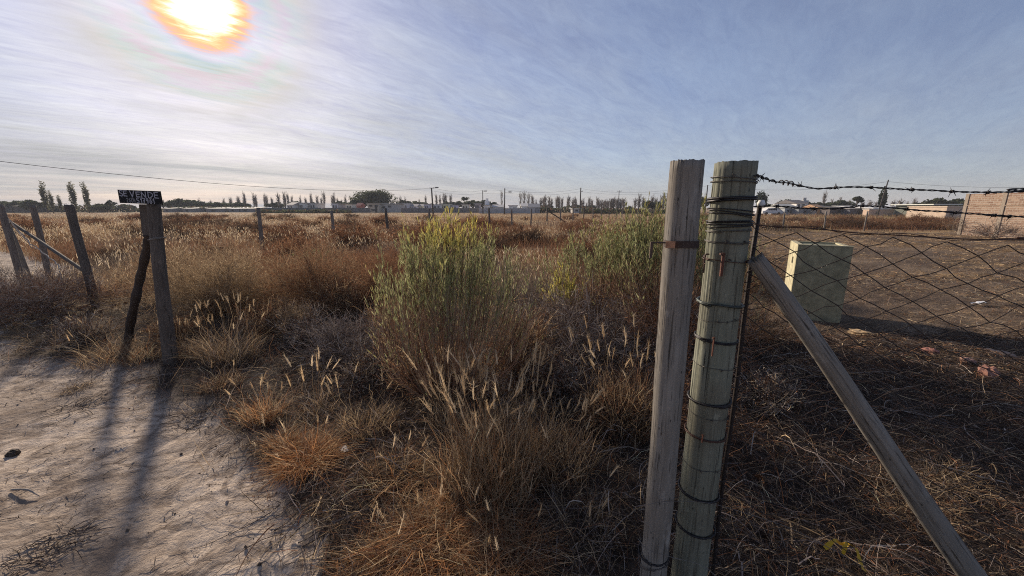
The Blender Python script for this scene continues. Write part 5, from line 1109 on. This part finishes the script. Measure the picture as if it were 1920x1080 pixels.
# the big dark tree, built at its own size
big = far_tree('broad_tree', 8.4, (8.0, 4.0), 6500, 0.42, DKG + [(0.055, 0.058, 0.04)], 0.45, 26, 'big round dark-leaved tree standing alone behind the beige house'); put(big, 702, 150, hh=8.4, first=True, rz=0.4, ytop=352, wscale=1.05)
small_top = far_tree('broad_tree', 3.6, (3.0, 1.8), 1400, 0.4, DKG, 0.25, 9, 'lower dark tree against the side of the big round one'); put(small_top, 672, 146, hh=3.6, first=True, ytop=371)
# leafy poplars
pop = column_tree('leafy_poplar', 9.0, 0.72, 1000, 0.28, OLV + [(0.16, 0.15, 0.09)], 20, 'tallest leafy poplar of the pair nearer the edge of the view'); put(pop, 90, 112, hh=9.0, first=True, ytop=340)
for px, yt, ws, lab in ((101, 357, 1.1, 'shorter leafy poplar leaning on the tallest one'), (116, 366, 1.3, 'lowest bushy poplar of the three standing together'), (143, 341, 1.25, 'thin-leaved poplar of the separate pair, nearer the three'), (168, 341, 1.0, 'dense leafy poplar of the separate pair, nearer the sign')): put(pop, px, 112, hh=9.0, ytop=yt, wscale=ws, label=lab)
palm_like = far_tree('ragged_tree', 4.2, (1.5, 1.3), 240, 0.5, PIN, 0.12, 6, 'small ragged tree standing just short of the sale board'); put(palm_like, 212, 118, hh=4.2, first=True, ytop=374)
con = column_tree('conifer', 6.5, 1.5, 2200, 0.4, PIN, 26, 'dark conifer showing right against the wire-bound post'); put(con, 1424, 90, hh=6.5, first=True, ytop=361, rz=0.3)
cyp = column_tree('cypress', 5.0, 0.55, 1500, 0.3, PIN, 24, 'narrow dark cypress left of the leaning utility pole'); put(cyp, 1650, 85, hh=5.0, first=True, ytop=352, rz=1.0)
rtree = far_tree('round_headed_tree', 5.0, (1.25, 1.55), 1200, 0.32, DKG, 0.16, 8, 'round-headed palm-like tree above the dark sheds'); put(rtree, 1603, 88, hh=5.0, first=True, ytop=363, rz=2)
umb = far_tree('umbrella_pine', 5.0, (1.8, 0.7), 420, 0.36, DKG, 0.13, 7, 'little umbrella-shaped tree near the yellow bush top'); put(umb, 871, 150, hh=5.0, first=True, ytop=369)
t1 = far_tree('round_tree', 4.0, (3.0, 1.9), 2200, 0.4, DKG, 0.25, 10, 'single small dark round tree at the end of the bare thicket'); put(t1, 1178, 130, hh=4.0, first=True, ytop=385, wscale=0.85)
put(t1, 1214, 105, hh=4.0, ytop=374, wscale=0.9, label='dark leafy tree with bare tops rising behind it, near the twin-pole frame'); put(t1, 1236, 105, hh=4.0, ytop=376, wscale=0.8, label='dark leafy tree touching the twin-pole frame')
put(t1, 1318, 100, hh=4.0, ytop=366, wscale=0.5, label='dark tree seen in the gap between the two gate posts')
put(t1, 1761, 75, hh=4.0, ytop=368, wscale=1.1, label='full green tree standing over the flat slab roof'); put(t1, 1801, 80, hh=4.0, ytop=370, wscale=1.2, label='dark tree at the corner of the brick building')
# low trees along the skyline
hr = np.random.default_rng(15)
lowg = 'low dark trees along the skyline'
for k, (px, yt, d, ws) in enumerate([(8, 378, 125, 1.3), (33, 377, 125, 1.2), (52, 381, 125, 1.5), (70, 375, 122, 1.0), (190, 386, 122, 1.5), (240, 384, 130, 1.2), (196, 383, 125, 1.4), (318, 377, 150, 1.0), (345, 373, 150, 1.1), (362, 376, 150, 1.2), (385, 379, 150, 1.2), (406, 380, 150, 1.2), (430, 381, 160, 1.2), (455, 380, 160, 1.2), (515, 380, 170, 1.3), (560, 378, 170, 1.0), (585, 380, 170, 1.1), (640, 378, 170, 1.1), (760, 376, 170, 1.0), (770, 381, 170, 1.2), (785, 378, 165, 1.0), (800, 380, 165, 1.2), (842, 379, 165, 1.0), (858, 378, 165, 1.1), (887, 376, 165, 1.0), (905, 376, 165, 1.1), (922, 380, 165, 1.0), (1005, 383, 165, 1.3), (1025, 385, 165, 1.3), (1085, 385, 165, 1.3), (1105, 385, 165, 1.2), (1446, 384, 100, 1.1), (1470, 377, 110, 1.0), (1480, 374, 110, 0.9), (1512, 377, 110, 0.9), (1532, 380, 110, 0.9), (1566, 376, 110, 1.2), (1585, 384, 110, 1.2), (1706, 381, 100, 1.1), (1730, 380, 100, 1.0), (1742, 378, 100, 0.9)]):
    put(t1, px, d, hh=4.0, ytop=yt - 2.5, wscale=ws * 1.25, label='low dark tree in the broken line of trees along the skyline', group=lowg)
# bare poplars
bp = [bare_tree('bare_poplar', 8.0, 0.62, 56, 0.115, 'slim leafless poplar in the long grey row left of the big dark tree', 'bare poplars left of the big dark tree', np.random.default_rng(200 + k)) for k in range(4)]
for k, px in enumerate(np.concatenate([np.arange(418, 480, 6.5), np.arange(480, 664, 7.4)])):
    yt = 358 + 15 * hr.uniform() ** 1.5 + (6 if px < 470 else 0); put(bp[k % 4], px + hr.normal() * 3.6, 172 + hr.uniform(-8, 8), hh=8.0, ytop=yt, first=k < 4, wscale=hr.uniform(0.8, 1.4))
for k, px in enumerate([308, 330, 352, 376, 398]): put(bp[k % 4], px, 165, hh=8.0, ytop=371 + 3 * hr.uniform(), label='slim leafless poplar in the thin row beside the sale board', group='bare poplars beside the sale board', wscale=1.3)
for k, (px, yt) in enumerate([(752, 366), (761, 368), (787, 372), (799, 366), (819, 362), (826, 364), (833, 360), (837, 362), (846, 362)]): put(bp[k % 4], px, 168, hh=8.0, ytop=yt, label='slim leafless poplar around the tallest utility pole', group='bare poplars around the tallest utility pole', wscale=1.1)
for k, px in enumerate(np.arange(1002, 1126, 5.4)): put(bp[k % 4], px + hr.normal() * 2.6, 150 + hr.uniform(-8, 8), hh=8.0, ytop=362 + 13 * hr.uniform() + 4 * (px > 1090), label='slim leafless poplar in the close-set row right of the big green bush', group='bare poplars in the close-set row', wscale=hr.uniform(1.1, 1.7))
for k, px in enumerate(np.arange(1122, 1172, 4.2)): put(bp[k % 4], px + hr.normal(), 140 + hr.uniform(-8, 8), hh=8.0, ytop=369 + 5 * hr.uniform(), label='leafless brown tree in the dense bare thicket', group='bare trees in the dense thicket', wscale=2.3)
for k, px in enumerate([1190, 1197, 1205, 1222, 1228, 1238, 1243]): put(bp[k % 4], px, 135, hh=8.0, ytop=362 + 8 * hr.uniform(), label='leafless grey tree close to the twin-pole frame', group='bare trees close to the twin-pole frame', wscale=1.7)
for k, (px, yt, ws) in enumerate([(1455, 378, 2), (1462, 374, 2), (1492, 375, 2.2), (1504, 377, 2), (1542, 356, 1.0), (1557, 372, 1.5), (1572, 367, 1.2), (1590, 374, 2), (1615, 378, 2.4), (1628, 374, 2.6), (1640, 377, 2.4), (1672, 375, 2.6), (1685, 372, 2.4), (1697, 376, 2.4), (1711, 370, 1.8)]):
    put(bp[k % 4], px, 115, hh=8.0, ytop=yt, label='leafless bushy tree behind the low houses beyond the plot', group='bare trees behind the low houses', wscale=ws)
bt4 = bare_tree('bare_tree', 9.0, 1.2, 34, 0.16, 'tall pollarded bare tree with four thick upright limbs', None, np.random.default_rng(301), trunk=0.2)
mbx = MB()
put(bt4, 976, 130, hh=9.0, first=True, ytop=357, wscale=0.8); put(bt4, 983, 130, hh=9.0, ytop=355, wscale=0.8, label='second tall bare tree beside the four-limbed one'); put(bt4, 991, 130, hh=9.0, ytop=358, wscale=0.9, label='leaning bare tree at the end of the tall trio'); put(bt4, 941, 130, hh=9.0, ytop=354, wscale=0.6, label='thin dead tree trunk beside the dark double pole')

# scrubby mass under the skyline
def treeline():
    r = np.random.default_rng(66); n = 9000; segs = [(0, 250, 128, 2.3), (250, 480, 132, 1.7), (960, 1110, 120, 1.7), (1090, 1250, 100, 1.3), (480, 660, 112, 1.0)]; mb = MB()
    for (x0, x1, d, h) in segs:
        m = int(n * (x1 - x0) / 700); px = r.uniform(x0, x1, m); dd = d + r.uniform(-3, 3, m); X = (px - 960) / 721 * (dd * CP + CAM_H * SP)
        z = r.uniform(0, 1, m) * h * (0.45 + 0.9 * fbm(X * 0.22, X * 0 + d, 7, 3)); c = np.stack([X, dd, z], -1); q = norm(r.normal(size=(m, 3))); s = 0.45 * r.uniform(0.5, 1.4, m)
        strips(mb, np.stack([c - q * s[:, None] * 0.5, c, c + q * s[:, None] * 0.5], 1), np.stack([s * 0.4, s * 0.8, s * 0.2], 1), perp(q, r), pick(DKG + RUSSET[3:] + [(0.10, 0.085, 0.07)], m, 0.25, r))
    mb.build('treeline', M_LEAF, kind='stuff')
treeline()

# ------------------------------------------------------------------ buildings on the horizon
def house(name, x0, x1, ytop, d, depth, wall, roof, label, wins=(), door=None, rooftype='slab', cat='house', over=0.25, slope=0.0, win_col=(0.03, 0.033, 0.04), tank=None):
    """wins: (u0,u1,v0,v1) fractions of the front; real box at distance d"""
    a = pd(x0, ytop, d); b = pd(x1, ytop, d); h = max(a[2], 0.8); L = b[0] - a[0]; cx = (a[0] + b[0]) / 2
    root = empty(name, (cx, d, 0), label, cat); org = np.array([cx, d, 0])
    mb = MB(); box(mb, (cx, d + depth / 2, h / 2 - 0.1), (L, depth, h + 0.2), 0, wall); mb.build('wall', M_PAINT, org, parent=root)
    mb = MB()
    if rooftype == 'slab': box(mb, (cx, d + depth / 2, h + 0.09), (L + 2 * over, depth + 2 * over, 0.16), 0, roof)
    elif rooftype == 'gable':
        rh = slope or 0.9; o = over; yA, yB = d - o, d + depth + o; xA, xB = cx - L / 2 - o, cx + L / 2 + o; z0 = h + 0.003
        mb.add([[xA, yA, z0], [xB, yA, z0], [xB, yB, z0], [xA, yB, z0], [xA, (yA + yB) / 2, z0 + rh], [xB, (yA + yB) / 2, z0 + rh]], [[0, 1, 5, 4], [2, 3, 4, 5], [3, 2, 1, 0]], [[0, 4, 3], [1, 2, 5]], roof)
    elif rooftype == 'shed':
        o = over; mb.add([[cx - L / 2 - o, d - o, h + 0.01], [cx + L / 2 + o, d - o, h + 0.01], [cx + L / 2 + o, d + depth + o, h + (slope or 0.7)], [cx - L / 2 - o, d + depth + o, h + (slope or 0.7)], [cx - L / 2 - o, d - o, h + 0.09], [cx + L / 2 + o, d - o, h + 0.09], [cx + L / 2 + o, d + depth + o, h + (slope or 0.7) + 0.08], [cx - L / 2 - o, d + depth + o, h + (slope or 0.7) + 0.08]],
                   [[3, 2, 1, 0], [4, 5, 6, 7], [0, 1, 5, 4], [1, 2, 6, 5], [2, 3, 7, 6], [3, 0, 4, 7]], None, roof)
    mb.build('roof', M_PAINT, org, parent=root)
    for (u0, u1, v0, v1) in wins:
        xa, xb = a[0] + L * u0, a[0] + L * u1; za, zb = h * (1 - v1), h * (1 - v0); mb = MB()
        box(mb, ((xa + xb) / 2, d - 0.004, (za + zb) / 2), (xb - xa + 0.16, 0.06, zb - za + 0.16), 0, (wall[0] * 0.8, wall[1] * 0.8, wall[2] * 0.8)); fr = mb.build('window', M_PAINT, org, parent=root)
        mb = MB(); box(mb, ((xa + xb) / 2, d - 0.026, (za + zb) / 2), (xb - xa, 0.03, zb - za), 0, win_col); mb.build('pane', M_PLASTIC, org, parent=fr)
    if door:
        mb = MB(); xa, xb = a[0] + L * door[0], a[0] + L * door[1]; box(mb, ((xa + xb) / 2, d - 0.01, h * 0.35), (xb - xa, 0.06, h * 0.7), 0, door[2]); mb.build('door', M_PAINT, org, parent=root)
    if tank:
        mb = MB(); box(mb, (a[0] + L * tank, d + depth * 0.5, h + 0.75), (1.3, 1.3, 1.2), 0, (wall[0], wall[1], wall[2])); tube(mb, [[a[0] + L * tank, d + depth * .5, h + 1.3], [a[0] + L * tank, d + depth * .5, h + 2.0]], 0.4, 10, wall); mb.build('roof_tank', M_PAINT, org, parent=root)
    return root
def wall_obj(name, x0, x1, ytop, d, colr, label, posts=0, cap=None):
    a = pd(x0, ytop, d); b = pd(x1, ytop, d); h = max(a[2], 0.7); L = b[0] - a[0]; cx = (a[0] + b[0]) / 2; org = np.array([cx, d, 0]); root = empty(name, org, label, 'wall')
    mb = MB(); box(mb, (cx, d, h / 2 - 0.1), (L, 0.2, h + 0.2), 0, colr); mb.build('masonry', M_PAINT, org, parent=root)
    mb = MB(); box(mb, (cx, d, h + 0.035), (L + 0.06, 0.26, 0.07), 0, cap or tuple(c * 1.25 for c in colr)); mb.build('coping', M_PAINT, org, parent=root)
    for k in range(posts):
        mb = MB(); box(mb, (a[0] + L * (k + 0.5) / posts, d - 0.11, h / 2), (0.3, 0.06, h + 0.02), 0, tuple(c * 0.85 for c in colr)); mb.build('pier', M_PAINT, org, parent=root)
WHT = (0.80, 0.79, 0.77); GRY = (0.27, 0.255, 0.25); BEI = (0.50, 0.44, 0.35); DGR = (0.13, 0.125, 0.125)
wall_obj('perimeter_wall', 486, 602, 390.0, 116, (0.20, 0.195, 0.185), 'long low grey wall at the far edge of the field, stretch with the dark gate', 9)
wall_obj('perimeter_wall', 604, 694, 390.0, 118, (0.22, 0.195, 0.18), 'long low brownish wall reaching from the dark gate to the beige house', 7)
wall_obj('perimeter_wall', 752, 900, 390.5, 118, (0.20, 0.185, 0.185), 'long low wall behind the yellow bush top', 11, (0.4, 0.38, 0.37))
wall_obj('boundary_wall', 898, 1003, 391, 104, (0.44, 0.43, 0.43), 'pale whitewashed wall below the small white houses', 8)
house('beige_house', 689, 711, 382, 122, 9, (0.47, 0.42, 0.34), (0.42, 0.38, 0.32), 'beige two-storey house in front of the big dark tree', [(.12, .4, .12, .32), (.6, .88, .12, .32), (.3, .75, .62, .78)], (0.62, 0.8, (0.08, 0.07, 0.06)))
house('flat_house', 713, 742, 382.5, 124, 10, (0.46, 0.44, 0.41), (0.5, 0.48, 0.44), 'long flat-roofed pale house joined to the beige one', [(.12, .3, .25, .5), (.5, .7, .2, .4)], (0.02, 0.10, (0.05, 0.06, 0.06)))
house('red_shed', 668, 675.5, 385.5, 128, 4, (0.36, 0.12, 0.10), (0.34, 0.11, 0.095), 'small bright red shed beside the big dark tree', [(.3, .6, .3, .6)], None, 'gable')
wht = [(538, 549, 382, 'white house with a plain gable above the grey wall', 'gable'), (560, 568, 381, 'tall narrow white house above the dark gate', 'slab'), (580, 591, 382, 'pale blocky house next along from the narrow one', 'slab'), (622, 633, 382, 'pale square house above the brownish wall', 'slab'), (648, 660, 383, 'pale low house nearest the red shed', 'slab'),
       (755, 763, 382, 'tall pale house just right of the big dark tree', 'slab'), (771, 781, 385, 'white gabled cottage beyond the low wall', 'gable'), (785, 793, 385, 'small white cottage next to the gabled one', 'gable'), (795, 803, 383, 'pale square house left of the tallest utility pole', 'slab'), (812, 826, 384, 'wide pale house right of the tallest utility pole', 'slab'), (830, 842, 383, 'white house with a dark doorway', 'slab'), (846, 856, 385, 'pale small house beyond the yellow bush top', 'slab'), (866, 878, 384, 'grey-white house under the umbrella tree', 'slab'), (890, 899, 382, 'pinkish house left of the pole with a flag-like lamp', 'slab')]
for k, (x0, x1, yt, lab, rt) in enumerate(wht):
    c = (0.68 + 0.1 * math.sin(k * 2.1), 0.67 + 0.1 * math.sin(k * 2.1), 0.65 + 0.09 * math.sin(k * 2.4)); c = (0.50, 0.42, 0.41) if k == 13 else c
    house('small_house', x0, x1, yt + (2 if rt == 'gable' else 0), 135 + 3 * (k % 4), 7, c, (0.45, 0.43, 0.42) if rt == 'slab' else (0.36, 0.33, 0.32), lab, [(.15, .4, .2, .5), (.6, .82, .2, .5)], (0.44, 0.56, DGR) if k % 3 == 1 else None, rt)
house('white_house', 908, 919, 385, 112, 7, WHT, (0.5, 0.48, 0.47), 'white house with a roof tank behind the pale wall', [(.2, .4, .3, .6), (.6, .8, .3, .6)], None, 'slab', tank=0.35)
house('white_house', 924, 944, 388, 112, 7, (0.55, 0.55, 0.55), (0.5, 0.48, 0.47), 'low white house left of the dark double pole', [(.2, .35, .3, .6), (.6, .75, .3, .6)], None, 'gable', slope=0.7)
house('white_house', 954, 970, 386, 112, 7, WHT, (0.35, 0.31, 0.33), 'white house with one dark window under the tall bare trees', [(.5, .8, .25, .6)], (0.1, 0.24, DGR), 'slab')
house('white_house', 978, 990, 387, 112, 7, WHT, (0.6, 0.58, 0.55), 'white house with pale pitched roof under the tall bare trio', [(.25, .6, .3, .65)], None, 'gable')
house('grey_shed', 992, 1012, 389, 110, 9, (0.28, 0.28, 0.30), (0.20, 0.205, 0.235), 'grey shed with a dark blue-grey pitched roof', [], (0.4, 0.6, DGR), 'gable', slope=1.1)
house('low_house', 1074, 1090, 392, 112, 6, (0.48, 0.46, 0.44), (0.5, 0.48, 0.46), 'small low whitish hut in front of the bare poplar row', [(.3, .6, .2, .6)], None, 'slab')
house('long_shed', 0, 21, 388, 122, 10, (0.14, 0.12, 0.11), (0.18, 0.19, 0.18), 'long dark shed at the very edge of the view', [], (0.4, 0.6, (0.05, 0.05, 0.05)), 'shed', slope=0.6)
house('long_shed', 23, 54, 387, 120, 10, (0.15, 0.125, 0.11), (0.16, 0.16, 0.16), 'long dark shed with a sloping roof behind the roadside posts', [], (0.02, 0.06, (0.04, 0.04, 0.04)), 'shed', slope=0.9)
for k, (x0, x1, lab) in enumerate(((306, 322, 'low pale-roofed shed just right of the sale board'), (342, 362, 'low shed with a thin white roof, second from the sale board'), (386, 420, 'long low shed with a pale roof strip'), (428, 448, 'low shed with the most brightly shining white roof'), (450, 474, 'low white-roofed shed next to the shining one'))):
    house('low_shed', x0, x1, 391.5, 125, 8, (0.26, 0.25, 0.25), (0.62, 0.62, 0.63) if k == 3 else (0.24, 0.235, 0.235), lab, [(.3, .5, .3, .7)], None, 'shed', slope=0.5)
# beyond the mown plot
house('white_walled_house', 1446, 1470, 391, 82, 6, (0.60, 0.61, 0.64), (0.55, 0.55, 0.56), 'white flat-fronted yard building right of the wire-bound post', [(.6, .7, .3, .6)], None, 'slab', over=0.05)
house('grey_house', 1472, 1497, 389.5, 80, 6, (0.42, 0.43, 0.44), (0.5, 0.49, 0.46), 'grey house with a pale pitched roof beside the white yard building', [(.2, .32, .3, .6), (.6, .75, .3, .6)], (0.4, 0.5, DGR), 'gable', slope=0.8)
house('two_storey_house', 1494, 1516, 381, 90, 7, WHT, (0.14, 0.13, 0.135), 'white two-storey house with black openings under a dark roof', [(.12, .3, .1, .4), (.45, .7, .1, .45), (.78, .95, .15, .45)], None, 'gable', slope=0.8)
house('flat_house', 1498, 1530, 391, 78, 6, (0.24, 0.26, 0.28), (0.18, 0.19, 0.21), 'low dark slate-coloured building in front of the two-storey house', [(.3, .45, .3, .6)], None, 'slab')
house('water_tank_house', 1521, 1540, 386, 95, 6, (0.42, 0.42, 0.42), (0.3, 0.29, 0.28), 'grey house with a small white chimney block', [(.5, .8, .3, .6)], None, 'slab', tank=0.15)
house('brick_house', 1530, 1556, 393, 77, 6, (0.56, 0.50, 0.45), (0.40, 0.36, 0.33), 'pale low house with an orange brick gable', [(.65, .85, .2, .6)], None, 'slab', tank=None)
house('brick_gable', 1538, 1548, 391, 76.4, 5, (0.58, 0.33, 0.17), (0.45, 0.27, 0.16), 'small orange brick house front below the thin bare poplar', [(.3, .6, .3, .7)], None, 'gable', slope=0.8)
house('dark_shed', 1557, 1592, 390, 74, 7, (0.12, 0.10, 0.095), (0.10, 0.09, 0.085), 'long dark brown shed in the brush right of the orange gable', [], (0.5, 0.65, (0.04, 0.04, 0.04)), 'shed', slope=0.4)
house('dark_shed', 1594, 1622, 392, 72, 7, (0.10, 0.105, 0.13), (0.35, 0.33, 0.32), 'bluish dark shed under the round-headed tree', [(.5, .7, .3, .7)], None, 'shed', slope=0.3)
house('long_white_house', 1638, 1716, 391, 70, 8, (0.58, 0.57, 0.56), (0.72, 0.71, 0.69), 'long low white house behind the leaning utility pole', [(.72, .80, .25, .6), (.36, .42, .3, .6)], (0.9, 0.94, DGR), 'shed', over=0.6, slope=0.45)
house('pink_annex', 1630, 1676, 393, 68.6, 1.2, (0.58, 0.43, 0.33), (0.66, 0.62, 0.57), 'pinkish low annex across the front of the long white house', [(.3, .4, .3, .6)], None, 'slab', over=0.1)
house('slab_roof_house', 1750, 1792, 384.5, 62, 6, (0.16, 0.17, 0.14), (0.70, 0.72, 0.66), 'dark house under a thin overhanging pale slab roof', [(.2, .4, .3, .6), (.55, .8, .3, .6)], None, 'slab', over=0.5)
house('beige_annex', 1776, 1815, 389, 50, 5, (0.56, 0.44, 0.34), (0.58, 0.47, 0.37), 'beige low annex touching the corner of the brick building', [(.2, .35, .3, .6)], None, 'slab', over=0.05)

# parked van at the white yard
vb = np.array([(1435 - 960) / 721 * 80.0, 80.0, 0]); van = empty('parked_car', vb, 'small white car parked right of the wire-bound post, far across the plot', 'car')
mb = MB(); bx_ = np.array([[-2.0, .35], [-2.05, .8], [-1.5, .95], [-1.0, 1.4], [0.7, 1.42], [1.3, .98], [2.0, .85], [2.05, .4]]); n = len(bx_)
v = np.concatenate([np.stack([bx_[:, 0], np.full(n, -.8), bx_[:, 1]], -1), np.stack([bx_[:, 0], np.full(n, .8), bx_[:, 1]], -1)]) + vb
mb.add(v, [[i, (i + 1) % n, (i + 1) % n + n, i + n] for i in range(n)] + [[0, 1, 2, 7], [2, 5, 6, 7], [2, 3, 4, 5], [8, 15, 10, 9], [10, 15, 14, 13], [10, 13, 12, 11]], None, (0.7, 0.7, 0.7)); mb.build('body', M_PAINT, vb, parent=van)
mb = MB(); box(mb, vb + [-0.1, -0.803, 1.17], (1.7, 0.02, 0.32), 0, (0.03, 0.03, 0.035)); mb.build('side_window', M_PLASTIC, vb, parent=van)
for sx in (-1.25, 1.25):
    for sy in (-0.72, 0.72): mb = MB(); tube(mb, [vb + [sx, sy - .1, .32], vb + [sx, sy + .1, .32]], 0.32, 14, (0.02, 0.02, 0.02)); mb.build('wheel', M_PLASTIC, vb, parent=van)

# ------------------------------------------------------------------ utility poles and cables
def pole(px, ytop, d, rad, label, lean=0.0, arm=None, lamp=None, colr=(0.085, 0.075, 0.07), name='utility_pole'):
    t = pd(px, ytop, d); b = np.array([t[0] + lean, d, 0.0]); root = empty(name, b, label, 'utility pole')
    mb = MB(); tube(mb, [b + [0, 0, -0.2], (b + t) / 2, t], [rad, rad * 0.85, rad * 0.7], 10, colr); mb.build('shaft', M_BARK, b, parent=root, smooth=True)
    if arm:
        for (dz, l, r_) in arm:
            mb = MB(); box(mb, t + [(r_ - l) / 2, -rad - 0.03, -dz], (l + r_, 0.10, 0.12), 0, colr); mb.build('crossarm', M_BARK, b, parent=root)
            for s in (-l, r_):
                if abs(s) > 0.2: mb = MB(); p = t + [s * 0.92, -rad - 0.03, -dz + 0.06]; tube(mb, [p, p + [0, 0, 0.16]], [0.06, 0.045], 8, (0.2, 0.18, 0.17)); mb.build('insulator', M_PLASTIC, b, parent=root, smooth=True)
    if lamp:
        mb = MB(); p = t + [0, 0, -lamp[1]]; q = p + [lamp[0], 0, 0.1]; tube(mb, [p, q], 0.03, 6, colr); box(mb, q + [0.15, 0, 0], (0.7, 0.3, 0.22), 0, (0.22, 0.21, 0.21)); mb.build('street_lamp', M_METAL, b, parent=root)
    return t
tA = pole(809, 352, 85, 0.19, 'tallest dark utility pole with a lamp, above the yellow bush top', 0.15, [(0.1, 0.3, 0.6)], (1.0, 0.05))
tB = pole(905, 357, 95, 0.12, 'thin pole with a flag-like lamp near the white houses', 0, None, (0.5, 0.25))
tC = pole(946.5, 353, 88, 0.15, 'dark pole beside the thin dead tree trunk', -0.1, None, (1.0, 0.9))
tD = pole(1089, 352, 95, 0.17, 'dark utility pole in the middle of the bare poplar row', 0, [(0.9, 0.1, 0.4)])
tE = pole(1161, 357, 140, 0.17, 'faint distant pole rising out of the dense bare thicket', 0, [(0.3, 0.8, 0.8)], colr=(0.2, 0.19, 0.19))
tF = pole(1327, 347, 80, 0.14, 'utility pole visible in the gap between the two gate posts', 0)
tG = pole(1666, 337, 66, 0.12, 'slightly leaning utility pole standing by the long white house', -0.75)
pole(1233, 374, 90, 0.09, 'short whitish pole against the dark leafy trees', 0, colr=(0.45, 0.44, 0.42))
# twin-pole frame
fa, fb_ = pd(1245, 362.5, 100), pd(1251.5, 362.5, 100); fr = empty('transformer_frame', (fa[0], 100, 0), 'twin-pole electrical frame with two crossbars left of the gate stick', 'pole frame'); fo = np.array([fa[0], 100, 0])
for p in (fa, fb_): mb = MB(); tube(mb, [[p[0], 100, -0.2], p], [0.16, 0.12], 8, (0.20, 0.185, 0.175)); mb.build('shaft', M_BARK, fo, parent=fr, smooth=True)
for dz in (0.15, 0.7): mb = MB(); box(mb, (fa + fb_) / 2 + [0, -0.2, -dz], (1.9, 0.12, 0.14), 0, (0.10, 0.09, 0.09)); mb.build('crossbar', M_BARK, fo, parent=fr)
def cable(pts, sags, rad, label, colr=(0.10, 0.10, 0.11)):
    out = []
    for i in range(len(pts) - 1):
        t = np.linspace(0, 1, 15)[: None if i == len(pts) - 2 else -1]; p = pts[i][None] * (1 - t)[:, None] + pts[i + 1][None] * t[:, None]; p[:, 2] -= sags[i] * 4 * t * (1 - t); out.append(p)
    mb = MB(); tube(mb, np.concatenate(out), rad, 5, colr); mb.build('power_line', M_WIRE, pts[0], smooth=True, label=label, cat='cable')
st_ = pd(-90, 292, 30); cable([st_, tA + [0, 0, -0.1]], [1.35], 0.022, 'single long cable sagging across the sky to the tallest utility pole')
end = pd(2000, 349, 60)
cable([tA + [0.5, 0, -0.1], tB, tC + [0, 0, -0.3], tD + [0, 0, -0.2], pd(1248, 357, 100), tF + [0, 0, -0.1], tG + [0, 0, -0.3], end], [.55, .2, .75, .75, .3, 1.1, .5], 0.017, 'upper cable linking the tallest pole onward past the gate posts')
cable([tA + [0.5, 0, -0.7], tB + [0, 0, -0.6], tC + [0, 0, -1.0], tD + [0, 0, -0.9], pd(1248, 361, 100)], [.5, .2, .6, .6], 0.014, 'lower cable under the upper one between the distant poles')

# ------------------------------------------------------------------ thin dusty air
hm, ht, ho = mat_base('air')
hv = N(ht, 'ShaderNodeVolumePrincipled', ins={'Color': (0.86, 0.90, 0.98, 1.0), 'Density': 0.0005, 'Anisotropy': 0.0}); ht.links.new(hv.outputs[0], ho.inputs['Volume'])
mb = MB(); box(mb, (0, 0, 7.0), (3900, 3900, 18.0), 0, (1, 1, 1)); mb.build('haze', hm, (0, 0, 7.0), kind='stuff')
